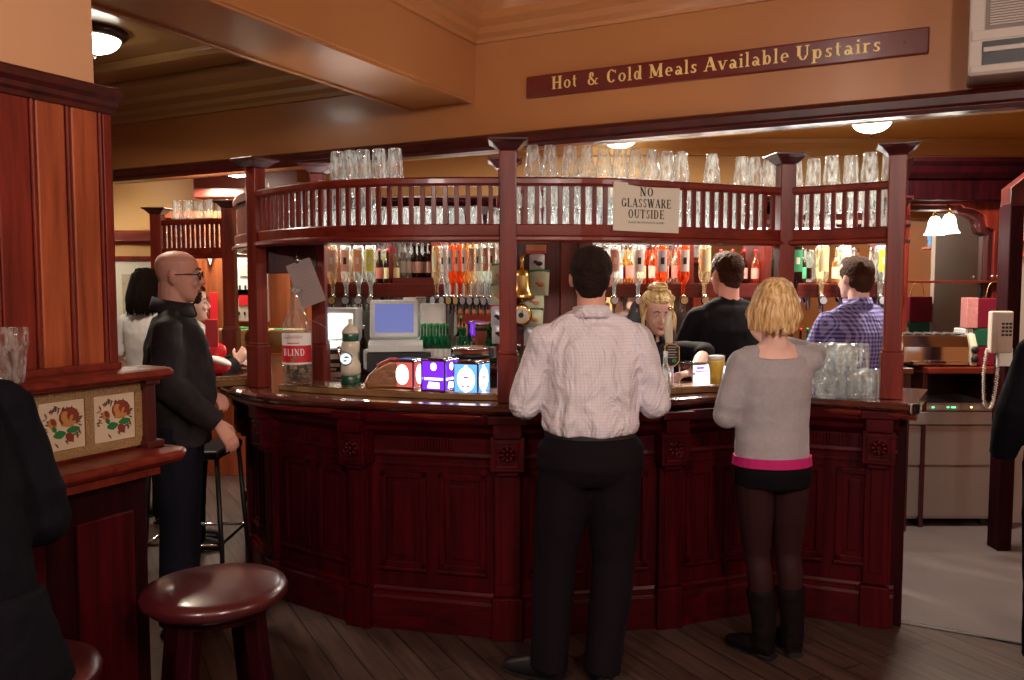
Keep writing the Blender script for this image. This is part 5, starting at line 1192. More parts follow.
# barrel ice bucket
p = atz(471, 372, ZW)
t = thing('barrel_ice_bucket', 'wooden barrel shaped ice bucket with black hoops, behind the blue lit font', 'ice bucket', (xw(471, 4.62), 4.62, 1.03))
b = MB().smooth(); b.lathe([(.085, 0), (.098, .06), (.104, .13), (.104, .20), (.098, .255)], 24); b.build('staves', M['warm_wood'], t)
for z_ in (.05, .205): b = MB().smooth(); b.lathe([(.1, z_), (.107, z_ + .002), (.108, z_ + .03), (.1, z_ + .032)], 24, capb=False, capt=False); b.build('hoop', M['black'], t)
b = MB().smooth(); b.lathe([(.1, .252), (.108, .256), (.108, .265), (.098, .27), (.06, .272)], 24); b.build('lid', M['chrome'], t)
b = MB(); b.bx(.10, .125, -.02, .02, .20, .26); b.build('handle', M['black'], t, bevel=.004)
t = thing('ice_stand', 'dark steel work unit behind the lit fonts carrying the barrel ice bucket', 'worktop', (0, 4.7, 0))
b = MB(); b.bx(xw(452, 4.7), xw(500, 4.7), 4.52, 4.82, .98, 1.03); b.bx(xw(454, 4.7), xw(498, 4.7), 4.54, 4.80, 0, .98); pchild(b, 'unit', M['dark_wood'], t, .004)
# tap handle with dark badge in front of the barmaid
p = atz(672, 392, ZW)
t = thing('beer_tap', 'tall cream handled beer tap with black badge in front of the barmaid', 'beer tap', (p.x, p.y + .05, ZW))
b = MB().smooth(); b.lathe([(.03, 0), (.03, .01), (.016, .02), (.014, .20), (.018, .205)], 16); b.tube([(0, 0, .19), (0, .06, .2), (0, .08, .17), (0, .08, .13)], .009, sub=4); b.build('column', M['chrome'], t)
b = MB().smooth(); b.tube([(-.005, 0, .20), (-.01, 0, .27), (-.014, 0, .33), (-.006, 0, .40)], [(.013, .012), (.021, .016), (.024, .018), (.010, .010)], sub=4, seg=14); b.build('handle', M['cream'], t)
b = MB().smooth(); b.ball((-.004, 0, .415), .013); b.build('finial', M['brass'], t)
fr = Matrix.Rotation(.15, 3, 'Z') @ Matrix(((1, 0, 0), (0, 0, -1), (0, 1, 0)))
b = MB(); oc = [(-.035, .14), (-.012, .12), (.018, .125), (.04, .15), (.04, .225), (.022, .24), (-.022, .245), (-.04, .23)]
b.prism(oc, .015, .024, fr); b.build('badge_rim', M['brass'], t, bevel=.002)
b = MB(); b.prism([(x * .88, (y - .185) * .88 + .185) for x, y in oc], .024, .026, fr); b.build('badge', M['ink'], t)
b = MB(); [b.prism([(-.024, .222 - k * .013), (.024 - (k % 2) * .008, .222 - k * .013), (.024 - (k % 2) * .008, .226 - k * .013), (-.024, .226 - k * .013)], .026, .027, fr) for k in range(5)]; b.build('badge_lines', M['beige'], t)
b = MB(); b.prism(disc(None, .01, .155, .012, .009, 0, 0, 12), .026, .0275, fr); b.build('badge_emblem', M['green'], t)
p = at(638, 360, 4.35)
t = thing('beer_tap', 'blue and white striped beer tap handle just beyond the white shirted man', 'beer tap', (p.x, 4.35, ZW))
b = MB().smooth(); b.lathe([(.025, 0), (.025, .01), (.012, .02), (.012, .16)], 14); b.build('column', M['chrome'], t)
b = MB().smooth(); b.lathe([(.012, .16), (.02, .18), (.021, .25), (.012, .28)], 14); b.build('handle', M['white'], t)
b = MB().smooth()
for z_ in (.185, .21, .235): b.lathe([(.0215, z_), (.022, z_ + .002), (.022, z_ + .01), (.0215, z_ + .012)], 14, capb=False, capt=False)
b.build('stripe', plain('blue_glaze', (.03, .06, .3), .3), t)
# soda bottle
p = atz(667, 399, ZW)
t = thing('mixer_bottle', 'empty clear glass mixer bottle on the bar top beside the white shirted man', 'bottle', (xw(666, 3.98), 3.98, ZW))
b = MB().smooth(); b.lathe([(.023, 0), (.026, .006), (.026, .09), (.022, .12), (.011, .165), (.0105, .205), (.013, .21), (.013, .218)], 18, capt=False); b.build('bottle', M['glass'], t)
b = MB().smooth(); b.lathe([(.0235, .003), (.0235, .02)], 16); b.build('drink', LQ['pale'], t)
# lager pint
p = atz(716, 386, ZC)
t = thing('pint_of_lager', 'full pint of golden lager with white foam on the bar top', 'drink', (p.x, p.y, ZC))
prf = [(.031, .0), (.032, .01), (.033, .05), (.037, .09), (.0435, .115), (.0445, .125), (.042, .138), (.043, .155)]
b = MB().smooth(); b.lathe(prf, 24, capt=False); b.build('glass', M['glass_fine'], t)
b = MB().smooth(); b.lathe([(r_ - .003, z_) for r_, z_ in prf[1:-2]] + [(.0398, .132)], 24); b.build('lager', plain('golden_lager', (1.0, .66, .07), .2, trans=.15, coat=.2), t)
b = MB().smooth(); b.lathe([(.0398, .132), (.0395, .142), (.040, .150), (.03, .153)], 24); b.build('foam', M['white_print'], t)
# dimpled glass mugs
M['mugg'] = glass('mug_glass', body=.07, gl=.9, ripple=.35)
b = MB().smooth(); b.lathe([(.04, 0), (.043, .01), (.044, .02), (.0425, .035), (.044, .05), (.0425, .065), (.044, .08), (.043, .092), (.041, .095), (.041, .125), (.039, .124)], 16, capt=False)
for k in range(8):
    for z_ in (.035, .065): a = 2 * PI * k / 8; b.ball((.0425 * math.cos(a), .0425 * math.sin(a), z_), (.004, .010, .012), Matrix.Rotation(a, 3, 'Z'), 8, 6)
hb = MB().smooth(); hb.tube([(.04, 0, .10), (.065, 0, .105), (.075, 0, .085), (.07, 0, .045), (.042, 0, .03)], [(.006, .008)] * 5, sub=3, seg=8)
m0 = thing('dimpled_beer_mug', '', 'mug', (0, 0, 0), 0, 'dimpled mugs on the bar top at the right'); b.build('mug', M['mugg'], m0); hb.build('handle', M['mugg'], m0)
k = 0
for r_ in range(2):
    for c_ in range(5):
        px = 823 + c_ * 11.6 + r_ * 3; Y = 3.97 + r_ * .11 - c_ * .012; zz = ZW
        lab = 'dimpled glass mug on the bar top, %s from the left in the %s row' % (nth(c_), ('front', 'back')[r_])
        o = m0 if k == 0 else dup(m0); o.location = (xw(px, Y), Y, zz); o.rotation_euler.z = random.uniform(0, 6); o['label'] = lab; k += 1
        if r_ == 1 or c_ in (0, 1, 2):
            o = dup(m0, 'dimpled glass mug stacked upon another mug, %s from the left in the upper %s row' % (nth(c_), ('front', 'back')[r_]), (xw(px, Y), Y, zz + .1265), random.uniform(0, 6)) if c_ < 4 else o
# red festive things on the bar behind the bald man
p = atz(214, 380, ZW)
t = thing('gift_bag', 'crumpled red and white gift bag on the bar top beside the bald man', 'gift bag', (xw(216, 4.95), 4.95, ZW))
b = MB().smooth(); b.ball((0, 0, .055), (.085, .06, .055), seg=12, rings=8); o = b.build('bag', M['red'], t); dm_ = o.modifiers.new('crumple', 'DISPLACE'); tx = bpy.data.textures.new('crumple', 'CLOUDS'); tx.noise_scale = .05; dm_.texture = tx; dm_.strength = .03
b = MB().smooth(); b.ball((.03, -.03, .085), (.07, .04, .022), Matrix.Rotation(.35, 3, 'Y')); b.build('tissue_paper', M['white_print'], t)
b = MB().smooth(); b.ball((-.01, .03, .14), (.06, .03, .05)); b.build('red_lining', M['red'], t)
t = thing('green_bundle', 'small green and white wrapped bundle on the far end of the bar top', 'bundle', (xw(230, 5.4), 5.4, ZW)); b = MB().smooth(); b.ball((0, 0, .04), (.12, .06, .04)); b.build('wrap', M['dgreen'], t); b = MB().smooth(); b.ball((.08, -.03, .035), (.09, .05, .03)); b.build('paper_end', M['white'], t)

# ================================================================== stools
M['vinyl'] = plain('oxblood_vinyl', (.055, .006, .009), .30, coat=.35, bump=.04, bscale=14)
def stool(label, x, y, z=.76, r=.21, rz=.35, hide=False):
    t = thing('bar_stool', label, 'stool', (x, y, 0), rz, 'low round wooden bar stools')
    b = MB().smooth(); b.lathe([(r * .80, z - .055), (r * .9, z - .052), (r * .99, z - .035), (r, z - .022), (r * .97, z - .008), (r * .85, z), (r * .4, z + .006), (.001, z + .007)], 40, capt=False); b.build('seat', M['vinyl'], t)
    b = MB(); b.lathe([(r * .72, z - .085), (r * .74, z - .055)], 32); b.build('seat_ring', M['bar_wood_d'], t)
    for k in range(4):
        a = PI / 4 + k * PI / 2; c, s = math.cos(a), math.sin(a)
        b = MB(); q0 = Vector((c * r * .58, s * r * .58, z - .056)); q1 = Vector((c * r * 1.02, s * r * 1.02, 0)); pts = []
        e1 = Vector((-s, c, 0)); e2 = Vector((c, s, 0))
        for q, w in ((q1, .018), (q0, .026)): pts += [q + e1 * w + e2 * w, q - e1 * w + e2 * w, q - e1 * w - e2 * w, q + e1 * w - e2 * w]
        b.hexa(pts); b.build('leg', M['bar_wood_d'], t, bevel=.004)
    for k in range(4):
        a0 = PI / 4 + k * PI / 2; a1 = a0 + PI / 2; zz = .22 + .05 * (k % 2); q = r * (.58 + .44 * (1 - zz / z))
        b = MB().smooth(); b.tube([(q * math.cos(a0), q * math.sin(a0), zz), (q * math.cos(a1), q * math.sin(a1), zz)], .011, seg=8); b.build('stretcher', M['bar_wood_d'], t)
    return t
p = atz(215, 583, .76)
stool('empty round stool with a shiny oxblood seat in the foreground, beside the tiled counter', p.x, p.y, r=.21, rz=.55)
p2 = Vector((-1.18, 1.90, 0))
stool('oxblood topped stool under the seated person in the dark coat', p2.x, p2.y, z=.74, r=.20)
p = Vector((-1.67, 4.36, 0))
t = thing('high_chair', 'tall black framed bar chair with chrome foot rail behind the bald man', 'bar chair', p)
for sx in (-1, 1):
    for sy in (-1, 1):
        b = MB().smooth(); b.tube([(sx * .17, sy * .17, .76), (sx * .21, sy * .21, 0)], .013, seg=8); b.build('leg', M['black'], t)
b = MB().smooth(); b.tube([(-.19, -.19, .32), (.19, -.19, .32), (.19, .19, .32), (-.19, .19, .32), (-.19, -.19, .32)], .009, seg=8); b.build('foot_rail', M['chrome'], t)
b = MB(); b.bx(-.19, .19, -.19, .19, .755, .80); b.build('seat', M['black'], t, bevel=.015)

for px, l, cp_, d_ in ((801, 'dark', 'red', 'red'), (808, 'green', 'green', 'green')):
    bottle('mixer_bottle', X(px, 5.6), 5.6, 1.10, .25, .022, LQ[l], LB['white'], 'small bottle with a %s cap behind the blonde customer' % d_, capm=M[cp_])
# ================================================================== people
def skin(name, c): return plain(name, c, .5, sss=0, var=.08, vscale=12, spec=.3)
SK = {'a': skin('skin_ruddy', (.60, .28, .20)), 'b': skin('skin_fair', (.80, .50, .41)), 'c': skin('skin_flushed', (.74, .38, .30))}
HR = {'brown': plain('dark_brown_hair', (.020, .010, .008), .6, spec=.12, bump=1, bscale=120, var=.4, vscale=60), 'mid': plain('brown_hair', (.055, .022, .012), .6, spec=.12, bump=1, bscale=120, var=.4, vscale=60),
      'black': plain('near_black_hair', (.008, .004, .003), .7, spec=.06, bump=.8, bscale=100)}
def strand(name, c1, c2):
    m, nt, b = nodes(name); L = nt.links.new; tc = nt.nodes.new('ShaderNodeTexCoord'); mp = nt.nodes.new('ShaderNodeMapping'); mp.inputs['Scale'].default_value = (60, 60, 9)
    L(tc.outputs['Object'], mp.inputs[0]); n = nt.nodes.new('ShaderNodeTexNoise'); n.inputs['Scale'].default_value = 1.2; n.inputs['Detail'].default_value = 4; L(mp.outputs[0], n.inputs['Vector'])
    r = nt.nodes.new('ShaderNodeValToRGB'); r.color_ramp.elements[0].position = .35; r.color_ramp.elements[1].position = .65; r.color_ramp.elements[0].color = rgb(c1); r.color_ramp.elements[1].color = rgb(c2)
    L(n.outputs['Fac'], r.inputs[0]); L(r.outputs[0], b.inputs['Base Color']); b.inputs['Roughness'].default_value = .42
    bp = nt.nodes.new('ShaderNodeBump'); bp.inputs['Strength'].default_value = .7; bp.inputs['Distance'].default_value = .01; L(n.outputs['Fac'], bp.inputs['Height']); L(bp.outputs['Normal'], b.inputs['Normal']); return m
HR['blonde'] = strand('blonde_hair', (.48, .26, .09), (1.0, .74, .38)); HR['pale'] = strand('pale_blonde_hair', (.5, .32, .12), (.9, .7, .36))
_tex = {}
def clouds(s):
    if s not in _tex: t = bpy.data.textures.new('cloth_folds', 'CLOUDS'); t.noise_scale = s; t.noise_depth = 2; _tex[s] = t
    return _tex[s]
def flesh(b, name, mat, par, voxel=.008, smooth=4, disp=0, dscale=.12, label=None):
    b.sm = True; b.s = [True] * len(b.s)
    o = b.build(name, mat, par, label=label)
    r = o.modifiers.new('remesh', 'REMESH'); r.mode = 'VOXEL'; r.voxel_size = voxel; r.use_smooth_shade = True
    if smooth: s = o.modifiers.new('smooth', 'SMOOTH'); s.factor = .5; s.iterations = smooth
    if disp:
        d = o.modifiers.new('folds', 'DISPLACE'); d.texture = clouds(dscale); d.strength = disp; d.mid_level = .5
    return o
HEAD = [(-.117, .012, .078, .05), (-.112, .026, .086, .03), (-.098, .042, .091, -.005), (-.08, .051, .092, -.035), (-.055, .060, .093, -.058), (-.03, .066, .092, -.074), (-.005, .071, .088, -.085), (.02, .075, .089, -.092), (.045, .077, .093, -.096), (.07, .075, .088, -.094), (.09, .066, .074, -.084), (.105, .05, .054, -.064), (.114, .03, .03, -.04), (.118, .01, .008, -.015)]
def head(b, c, R, k=1.0, face=True):
    """head centred at c, turned by R; y forward"""
    vs = []; fs = []; seg = 24
    for z, rx, yf, yb in HEAD:
        cy = (yf + yb) / 2; ry = (yf - yb) / 2
        for j in range(seg):
            a = 2 * PI * j / seg; x = math.cos(a); y = math.sin(a); e = .88
            x = math.copysign(abs(x) ** e, x); y = math.copysign(abs(y) ** e, y)
            vs.append(c + R @ (Vector((rx * x, cy + ry * y, z)) * k))
    n = len(HEAD)
    for i in range(n - 1):
        for j in range(seg): j2 = (j + 1) % seg; fs.append((i * seg + j, i * seg + j2, (i + 1) * seg + j2, (i + 1) * seg + j))
    fs.append(tuple(reversed(range(seg)))); fs.append(tuple(range((n - 1) * seg, n * seg))); b.add(vs, fs)
    P = lambda x, y, z: c + R @ (Vector((x, y, z)) * k)
    for s in (-1, 1):
        b.ball(P(s * .078, -.008, -.008), [q * k for q in (.010, .020, .033)], R @ Matrix.Rotation(.2, 3, 'X') @ Matrix.Rotation(s * -.3, 3, 'Z'), 10, 8)
        b.ball(P(s * .032, .078, -.032), [q * k for q in (.022, .018, .020)], R, 10, 8)
        b.ball(P(s * .030, .083, .030), [q * k for q in (.026, .013, .008)], R, 10, 6)
    if face:
        b.tube([P(0, .088, .024), P(0, .100, -.002), P(0, .113, -.026), P(0, .100, -.038)], [.006 * k, .009 * k, .012 * k, .008 * k], seg=10, ball=True)
        for s in (-1, 1): b.ball(P(s * .012, .097, -.030), [q * k for q in (.009, .010, .008)], R, 8, 6)
        b.ball(P(0, .090, -.062), [q * k for q in (.022, .012, .012)], R, 10, 8)
        b.ball(P(0, .086, -.098), [q * k for q in (.02, .014, .014)], R, 10, 8)
def face_parts(c, R, k, par, eye=(.12, .2, .25), lip=(.5, .14, .12), brow='mid', shut=False):
    P = lambda x, y, z: c + R @ (Vector((x, y, z)) * k)
    for s in (-1, 1):
        b = MB().smooth(); b.ball(P(s * .031, .0805, .006), .0125 * k); b.mi = 0; ey_ = b.build('eyeball', M['white_print'], par)
        if not shut: b = MB().smooth(); b.ball(P(s * .031, .0905, .005), .0048 * k, seg=10, rings=6); b.build('iris', M['ink'], ey_)
        b = MB().smooth(); b.tube([P(s * .018, .0925, .009), P(s * .031, .0965, .0145), P(s * .046, .087, .008)], .0022 * k, sub=4, seg=6); b.build('eyelash', M['ink'], par)
        b = MB().smooth(); b.tube([P(s * .015, .0975, .032), P(s * .032, .099, .0385), P(s * .05, .086, .031)], [(.002 * k, .003 * k), (.003 * k, .004 * k), (.001 * k, .002 * k)], sub=4, seg=6); b.build('eyebrow', HR[brow], par)
    b = MB().smooth(); b.tube([P(-.024, .092, -.064), P(-.008, .1025, -.059), P(0, .102, -.061), P(.008, .1025, -.059), P(.024, .092, -.064)], [(.002 * k, .001 * k), (.005 * k, .004 * k), (.004 * k, .004 * k), (.005 * k, .004 * k), (.002 * k, .001 * k)], sub=3, seg=8)
    b.tube([P(-.02, .093, -.066), P(0, .101, -.071), P(.02, .093, -.066)], [(.002 * k, .002 * k), (.006 * k, .005 * k), (.002 * k, .002 * k)], sub=4, seg=8); b.build('lips', plain('lips', lip, .4), par)
def hand(b, w, d, n, curl=.5, side=1, k=1.0, spread=0.0):
    """w wrist, d towards the fingers, n out of the back of the hand, side +1 when the thumb lies towards d x n"""
    d = Vector(d).normalized(); n = (Vector(n) - d * Vector(n).dot(d)).normalized(); sd = d.cross(n) * side; w = Vector(w)
    b.tube([w - d * .01, w + d * .03 * k, w + d * .065 * k, w + d * .088 * k], [(.024 * k, .018 * k), (.034 * k, .016 * k), (.040 * k, .014 * k), (.038 * k, .011 * k)], seg=14, ref=n, ball=False)
    for i, (o, L) in enumerate(((.031, .068), (.0105, .076), (-.0105, .071), (-.030, .056))):
        p = w + d * (.084 - abs(o) * .12) * k + sd * o * k; dirv = (d + sd * o * spread * 6).normalized(); ang = curl * (.5 + .12 * i); pts = [p]; rs = [.0092 * k]
        for j, f in enumerate((.42, .33, .25)):
            dj = (dirv * math.cos(ang) - n * math.sin(ang)); p = p + dj * L * f * k; pts.append(p); rs.append((.0086, .0078, .0066)[j] * k); ang += curl * .75
        b.tube(pts, rs, seg=10, ball=True)
    p = w + d * .022 * k + sd * .030 * k; dt = (d * .62 + sd * .62 - n * .35).normalized(); q = p + dt * .042 * k; dt2 = (d * .85 + sd * .1 - n * .5 * (.4 + curl)).normalized()
    b.tube([p - dt * .012, p, q, q + dt2 * .032 * k], [.013 * k, .0125 * k, .0105 * k, .0082 * k], seg=10, ball=True)

def person(name, label, loc, rz, Hh, body, top=None, legs=None, arms=None, sk='a', headrot=(0, 0, 0), headc=None, lean=0.0, w=1.0, voxel=.008, face=True, hands=(True, True), topm=None, bottom=None, sleeve=(1, 1), topname='shirt', hem=.98, disp=.016, shoes=True, collar=None, bm=None, waist=1.045, scoop=False, bw=1.0, loose=1.0, skirt=None, bottomname='trousers', footdir=((0, 1), (0, 1)), curl=(.5, .5), hn=((0, 0, 1), (0, 0, 1)), facekw=None, hd=None, belly=0.0, neck_r=.056, thumb=(1, -1)):
    s = Hh / 1.75
    t = thing(name, label, 'person', loc, rz)
    P = lambda q: Vector(q) * s
    cl, sl_ = math.cos(lean), math.sin(lean)
    def LN(q):
        q = Vector(q)
        if q.z > .95: dz = q.z - .95; return Vector((q.x, q.y * cl + dz * sl_, .95 + dz * cl - q.y * sl_ * 1.0))
        return q
    tors = [((0, -.01, .86), (.155, .105)), ((0, -.005, .95), (.165, .11)), ((0, .01 + belly * .3, 1.08), (.142, .098 + belly * .4)), ((0, .012 + belly * .2, 1.22), (.152, .108 + belly * .2)), ((0, .0, 1.33), (.155, .10)), ((0, -.010, 1.395), (.135, .072)), ((0, -.012, 1.45), (.08, .056))]
    tors = [(LN(p), (a * w, c_ * (w * .5 + .5))) for p, (a, c_) in tors]
    hips = [Vector((-.085 * w, -.005, .90)), Vector((.085 * w, -.005, .90))]
    shs = [LN((-.170 * w, -.012, 1.392)), LN((.170 * w, -.012, 1.392))]
    hc = Vector(headc) if headc else LN((0, .01, 1.632))
    R = Euler(headrot, 'XYZ').to_matrix()
    legs = legs or (((-.10, .0, .50), (-.11, -.02, .09)), ((.10, .0, .50), (.11, -.02, .09)))
    arms = arms or (((-.25, -.02, 1.13), (-.24, .15, .95)), ((.25, -.02, 1.13), (.24, .15, .95)))
    S_ = lambda r: (r[0] * s, r[1] * s) if hasattr(r, '__len__') else r * s
    # body
    b = MB()
    b.tube([P(p) for p, r in tors], [S_(r) for p, r in tors], seg=20, ref=(0, 1, 0), sub=3)
    nb = LN((0, -.014, 1.44)); b.tube([P(nb), P(nb * .4 + (hc + R @ Vector((0, -.025, -.06))) * .6), P(hc + R @ Vector((0, -.02, -.03)))], [(neck_r * 1.12 * s, neck_r * 1.1 * s), neck_r * s, (neck_r * s, neck_r * 1.02 * s)], seg=16, ref=(0, 1, 0))
    b.tube([P(LN((-.10 * w, -.010, 1.425))), P(nb + Vector((0, 0, .035))), P(LN((.10 * w, -.010, 1.425)))], [.028 * s, .046 * s, .028 * s], seg=10, ball=True)
    head(b, P(hc), R, s, face)
    for i in (0, 1):
        el, wr = Vector(arms[i][0]), Vector(arms[i][1])
        b.tube([P(shs[i]), P(shs[i].lerp(el, .5)), P(el), P(el.lerp(wr, .35)), P(wr)], [q * s * (w * .5 + .5) for q in (.050, .045, .038, .039, .025)], seg=12, ball=True, sub=2)
        if hands[i]:
            dr = (hd[i] if hd and hd[i] else tuple(wr - el)); hand(b, P(wr), dr, hn[i], curl[i], thumb[i], s)
        kn, an = Vector(legs[i][0]), Vector(legs[i][1])
        b.tube([P(hips[i]), P(hips[i].lerp(kn, .5)), P(kn), P(kn.lerp(an, .3) + Vector((0, -.012, 0))), P(an)], [q * s for q in (.085, .075, .054, .053, .034)], seg=14, ball=True, sub=2)
        fd = Vector((footdir[i][0], footdir[i][1], 0)).normalized()
        if shoes: b.tube([P(an + fd * -.03 + Vector((0, 0, -.045))), P(an + fd * .06 + Vector((0, 0, -.055))), P(an + fd * .16 + Vector((0, 0, -.065)))], [q * s for q in (.032, .034, .026)], seg=10, ball=True)
    flesh(b, 'body', SK[sk], t, voxel, 3)
    if facekw is not None: face_parts(P(hc), R, s, t, **facekw)
    # top
    if topm:
        b = MB(); m_ = .020 * loose
        pts = [(LN((0, .0, hem)), (.178, .128))] if hem < 1.0 else [(LN((0, .0, hem)), (.176, .130)), (LN((0, .0, hem + .03)), (.186, .142))]
        if hem < .93: pts += [(LN((0, .0, 1.0)), (.178, .13))]
        pts += [(LN((0, .008, 1.10)), (.172 + .02 * (loose - 1), .13 + belly * .4)), (LN((0, .006, 1.22)), (.178 + .02 * (loose - 1), .135 + belly * .2)), (LN((0, -.004, 1.33)), (.184, .128))] + ([(LN((0, -.014, 1.405)), (.168, .098)), (LN((0, -.018, 1.452)), (.098, .074))] if not scoop else [(LN((0, -.014, 1.41)), (.150, .086))])
        pts = [(p, (a * w, c_ * (w * .5 + .5))) for p, (a, c_) in pts]
        b.tube([P(p) for p, r in pts], [S_(r) for p, r in pts], seg=24, ref=(0, 1, 0), sub=3)
        b.tube([P(shs[0] + Vector((.02, 0, .0))), P(LN((-.10 * w, -.014, 1.44))), P(nb + Vector((0, -.004, .025))), P(LN((.10 * w, -.014, 1.44))), P(shs[1] + Vector((-.02, 0, .0)))], [.055 * s, .042 * s, .058 * s, .042 * s, .055 * s], seg=12, ball=True) if not scoop else b.tube([P(LN((-.175 * w, -.014, 1.39))), P(LN((-.125 * w, -.014, 1.425))), P(LN((-.105 * w, -.014, 1.43)))], [.05 * s, .04 * s, .034 * s], ball=True).tube([P(LN((.175 * w, -.014, 1.39))), P(LN((.125 * w, -.014, 1.425))), P(LN((.105 * w, -.014, 1.43)))], [.05 * s, .04 * s, .034 * s], ball=True)
        for i in (0, 1):
            el, wr = Vector(arms[i][0]), Vector(arms[i][1]); q = sleeve[i]
            P_ = [shs[i], shs[i].lerp(el, .5)]; R_s = [.060, .060]
            if q >= .5: P_ += [el]; R_s += [.060]
            if q > .5: e_ = el.lerp(wr, (q - .5) * 2); P_ += [el.lerp(e_, .5), e_]; R_s += [.058, .046]
            if q < .5: P_[-1] = shs[i].lerp(el, q * 2)
            k = (w * .5 + .5) * (1 + .12 * (loose - 1))
            b.tube([P(x) for x in P_], [x * s * k for x in R_s], seg=14, ball=False, sub=2)
            b.ball(P(shs[i]) - Vector((0, 0, .006)), .060 * s * k); 
            if q >= .5: b.ball(P(el), .060 * s * k)
        flesh(b, topname, topm, t, .009, 4, disp, .13)
    if collar:
        b = MB().smooth(); cc = P(LN((0, -.012, 1.478))); n = 26; prof = []
        vs = []; fs = []
        for i in range(n + 1):
            a = PI / 2 + .25 + (2 * PI - .5) * i / n
            for r_, z_ in ((.070, -.012), (.066, .035), (.073, .036), (.086, -.004), (.080, -.014)):
                vs.append(cc + Vector((r_ * .98 * math.cos(a), r_ * .92 * math.sin(a), z_ - .012 * math.sin(a))) * s * collar[1])
        for i in range(n):
            for j in range(5): j2 = (j + 1) % 5; fs.append((i * 5 + j, (i + 1) * 5 + j, (i + 1) * 5 + j2, i * 5 + j2))
        b.add(vs, fs); b.build('collar', collar[0], t)
    if bottom:
        b = MB(); wz = waist
        pts = [((0, .003, wz if not skirt else .97), (.157, .112) if not skirt else (.14, .1)), ((0, -.003, .96 if not skirt else .93), (.178 * bw, .125) if not skirt else (.165, .115)), ((0, -.012, .88), (.178 * bw, .130)), ((0, -.005, .82), (.15 * bw, .10))]
        b.tube([P(LN(p)) for p, r in pts], [S_((r[0] * w, r[1])) for p, r in pts], seg=24, ref=(0, 1, 0), sub=2)
        for i in (0, 1):
            kn, an = Vector(legs[i][0]), Vector(legs[i][1]); lo = an + Vector((0, -.0, -.045))
            if skirt: continue
            b.tube([P(hips[i]), P(hips[i].lerp(kn, .5)), P(kn), P(kn.lerp(lo, .5)), P(lo)], [(.102 * s * bw, .108 * s), (.094 * s * bw, .097 * s), (.078 * s * bw, .082 * s), (.072 * s * bw, .078 * s), (.066 * s * bw, .080 * s)], seg=16, ref=(0, 1, 0), sub=2)
            b.ball(P(hips[i]), .10 * s)
        if skirt:
            b.tube([P((0, 0, .965)), P((0, -.005, .88)), P((0, 0, skirt))], [S_((.150 * w, .105)), S_((.187 * w, .135)), S_((.185 * w, .13))], seg=24, ref=(0, 1, 0), sub=3)
        flesh(b, bottomname, bottom, t, .009, 3, .014, .16)
    if shoes:
        for i in (0, 1):
            an = Vector(legs[i][1]); fd = Vector((footdir[i][0], footdir[i][1], 0)).normalized(); b = MB()
            f = lambda k_, z_: P(Vector((an.x, an.y, 0)) + fd * k_ + Vector((0, 0, z_)))
            b.tube([f(-.055, .05), f(.02, .055), f(.09, .045), (f(.16, .034)), f(.195, .028)], [S_((.036, .044)), S_((.043, .05)), S_((.047, .042)), S_((.044, .030)), S_((.028, .02))], seg=14, ref=(0, 0, 1), sub=2)
            b.tube([f(-.02, .04), f(-.015, .12)], [.045 * s, .044 * s], seg=12)
            o = flesh(b, 'shoe', shoes if shoes is not True else M['black'], t, .006, 2)
            b = MB(); b.tube([f(-.065, .009), f(.02, .009), f(.1, .009), f(.19, .009)], [S_((.036, .009)), S_((.042, .009)), S_((.047, .009)), S_((.03, .009))], seg=14, ref=(0, 0, 1), sub=2); b.build('sole', M['black'], o)
    return t, P(hc), R, s
def short_hair(t, hc, R, s, mat, back=-.05, front=.078, side=.0, thin=False):
    b = MB(); P = lambda x, y, z: hc + R @ (Vector((x, y, z)) * s)
    b.ball(P(0, -.012, .038), [q * s for q in (.085, .105, .090)], R, 24, 14)
    b.ball(P(0, -.040, -.005), [q * s for q in (.076, .066, .075)], R, 20, 12)
    b.ball(P(0, .035, .085), [q * s for q in (.06, .055, .042)], R, 16, 10)
    b.ball(P(0, -.05, -.055), [q * s for q in (.052, .042, .04)], R, 16, 10)
    return flesh(b, 'hair', mat, t, .006, 3, .010, .02)
def locks(t, hc, R, s, mat, starts, name='hair', r=.012, base=((0, -.012, .036), (.088, .108, .093))):
    b = MB().smooth()
    b.ball(hc + R @ (Vector(base[0]) * s), [q * s for q in base[1]], R, 24, 14)
    for pts, rr in starts:
        P = [hc + R @ (Vector(q) * s) for q in pts]; n = len(P)
        b.tube(P, [(rr * s * (1 - .75 * (i / (n - 1)) ** 3), rr * .55 * s * (1 - .6 * (i / (n - 1)) ** 3)) for i in range(n)], seg=7, sub=4)
    return b.build(name, mat, t)
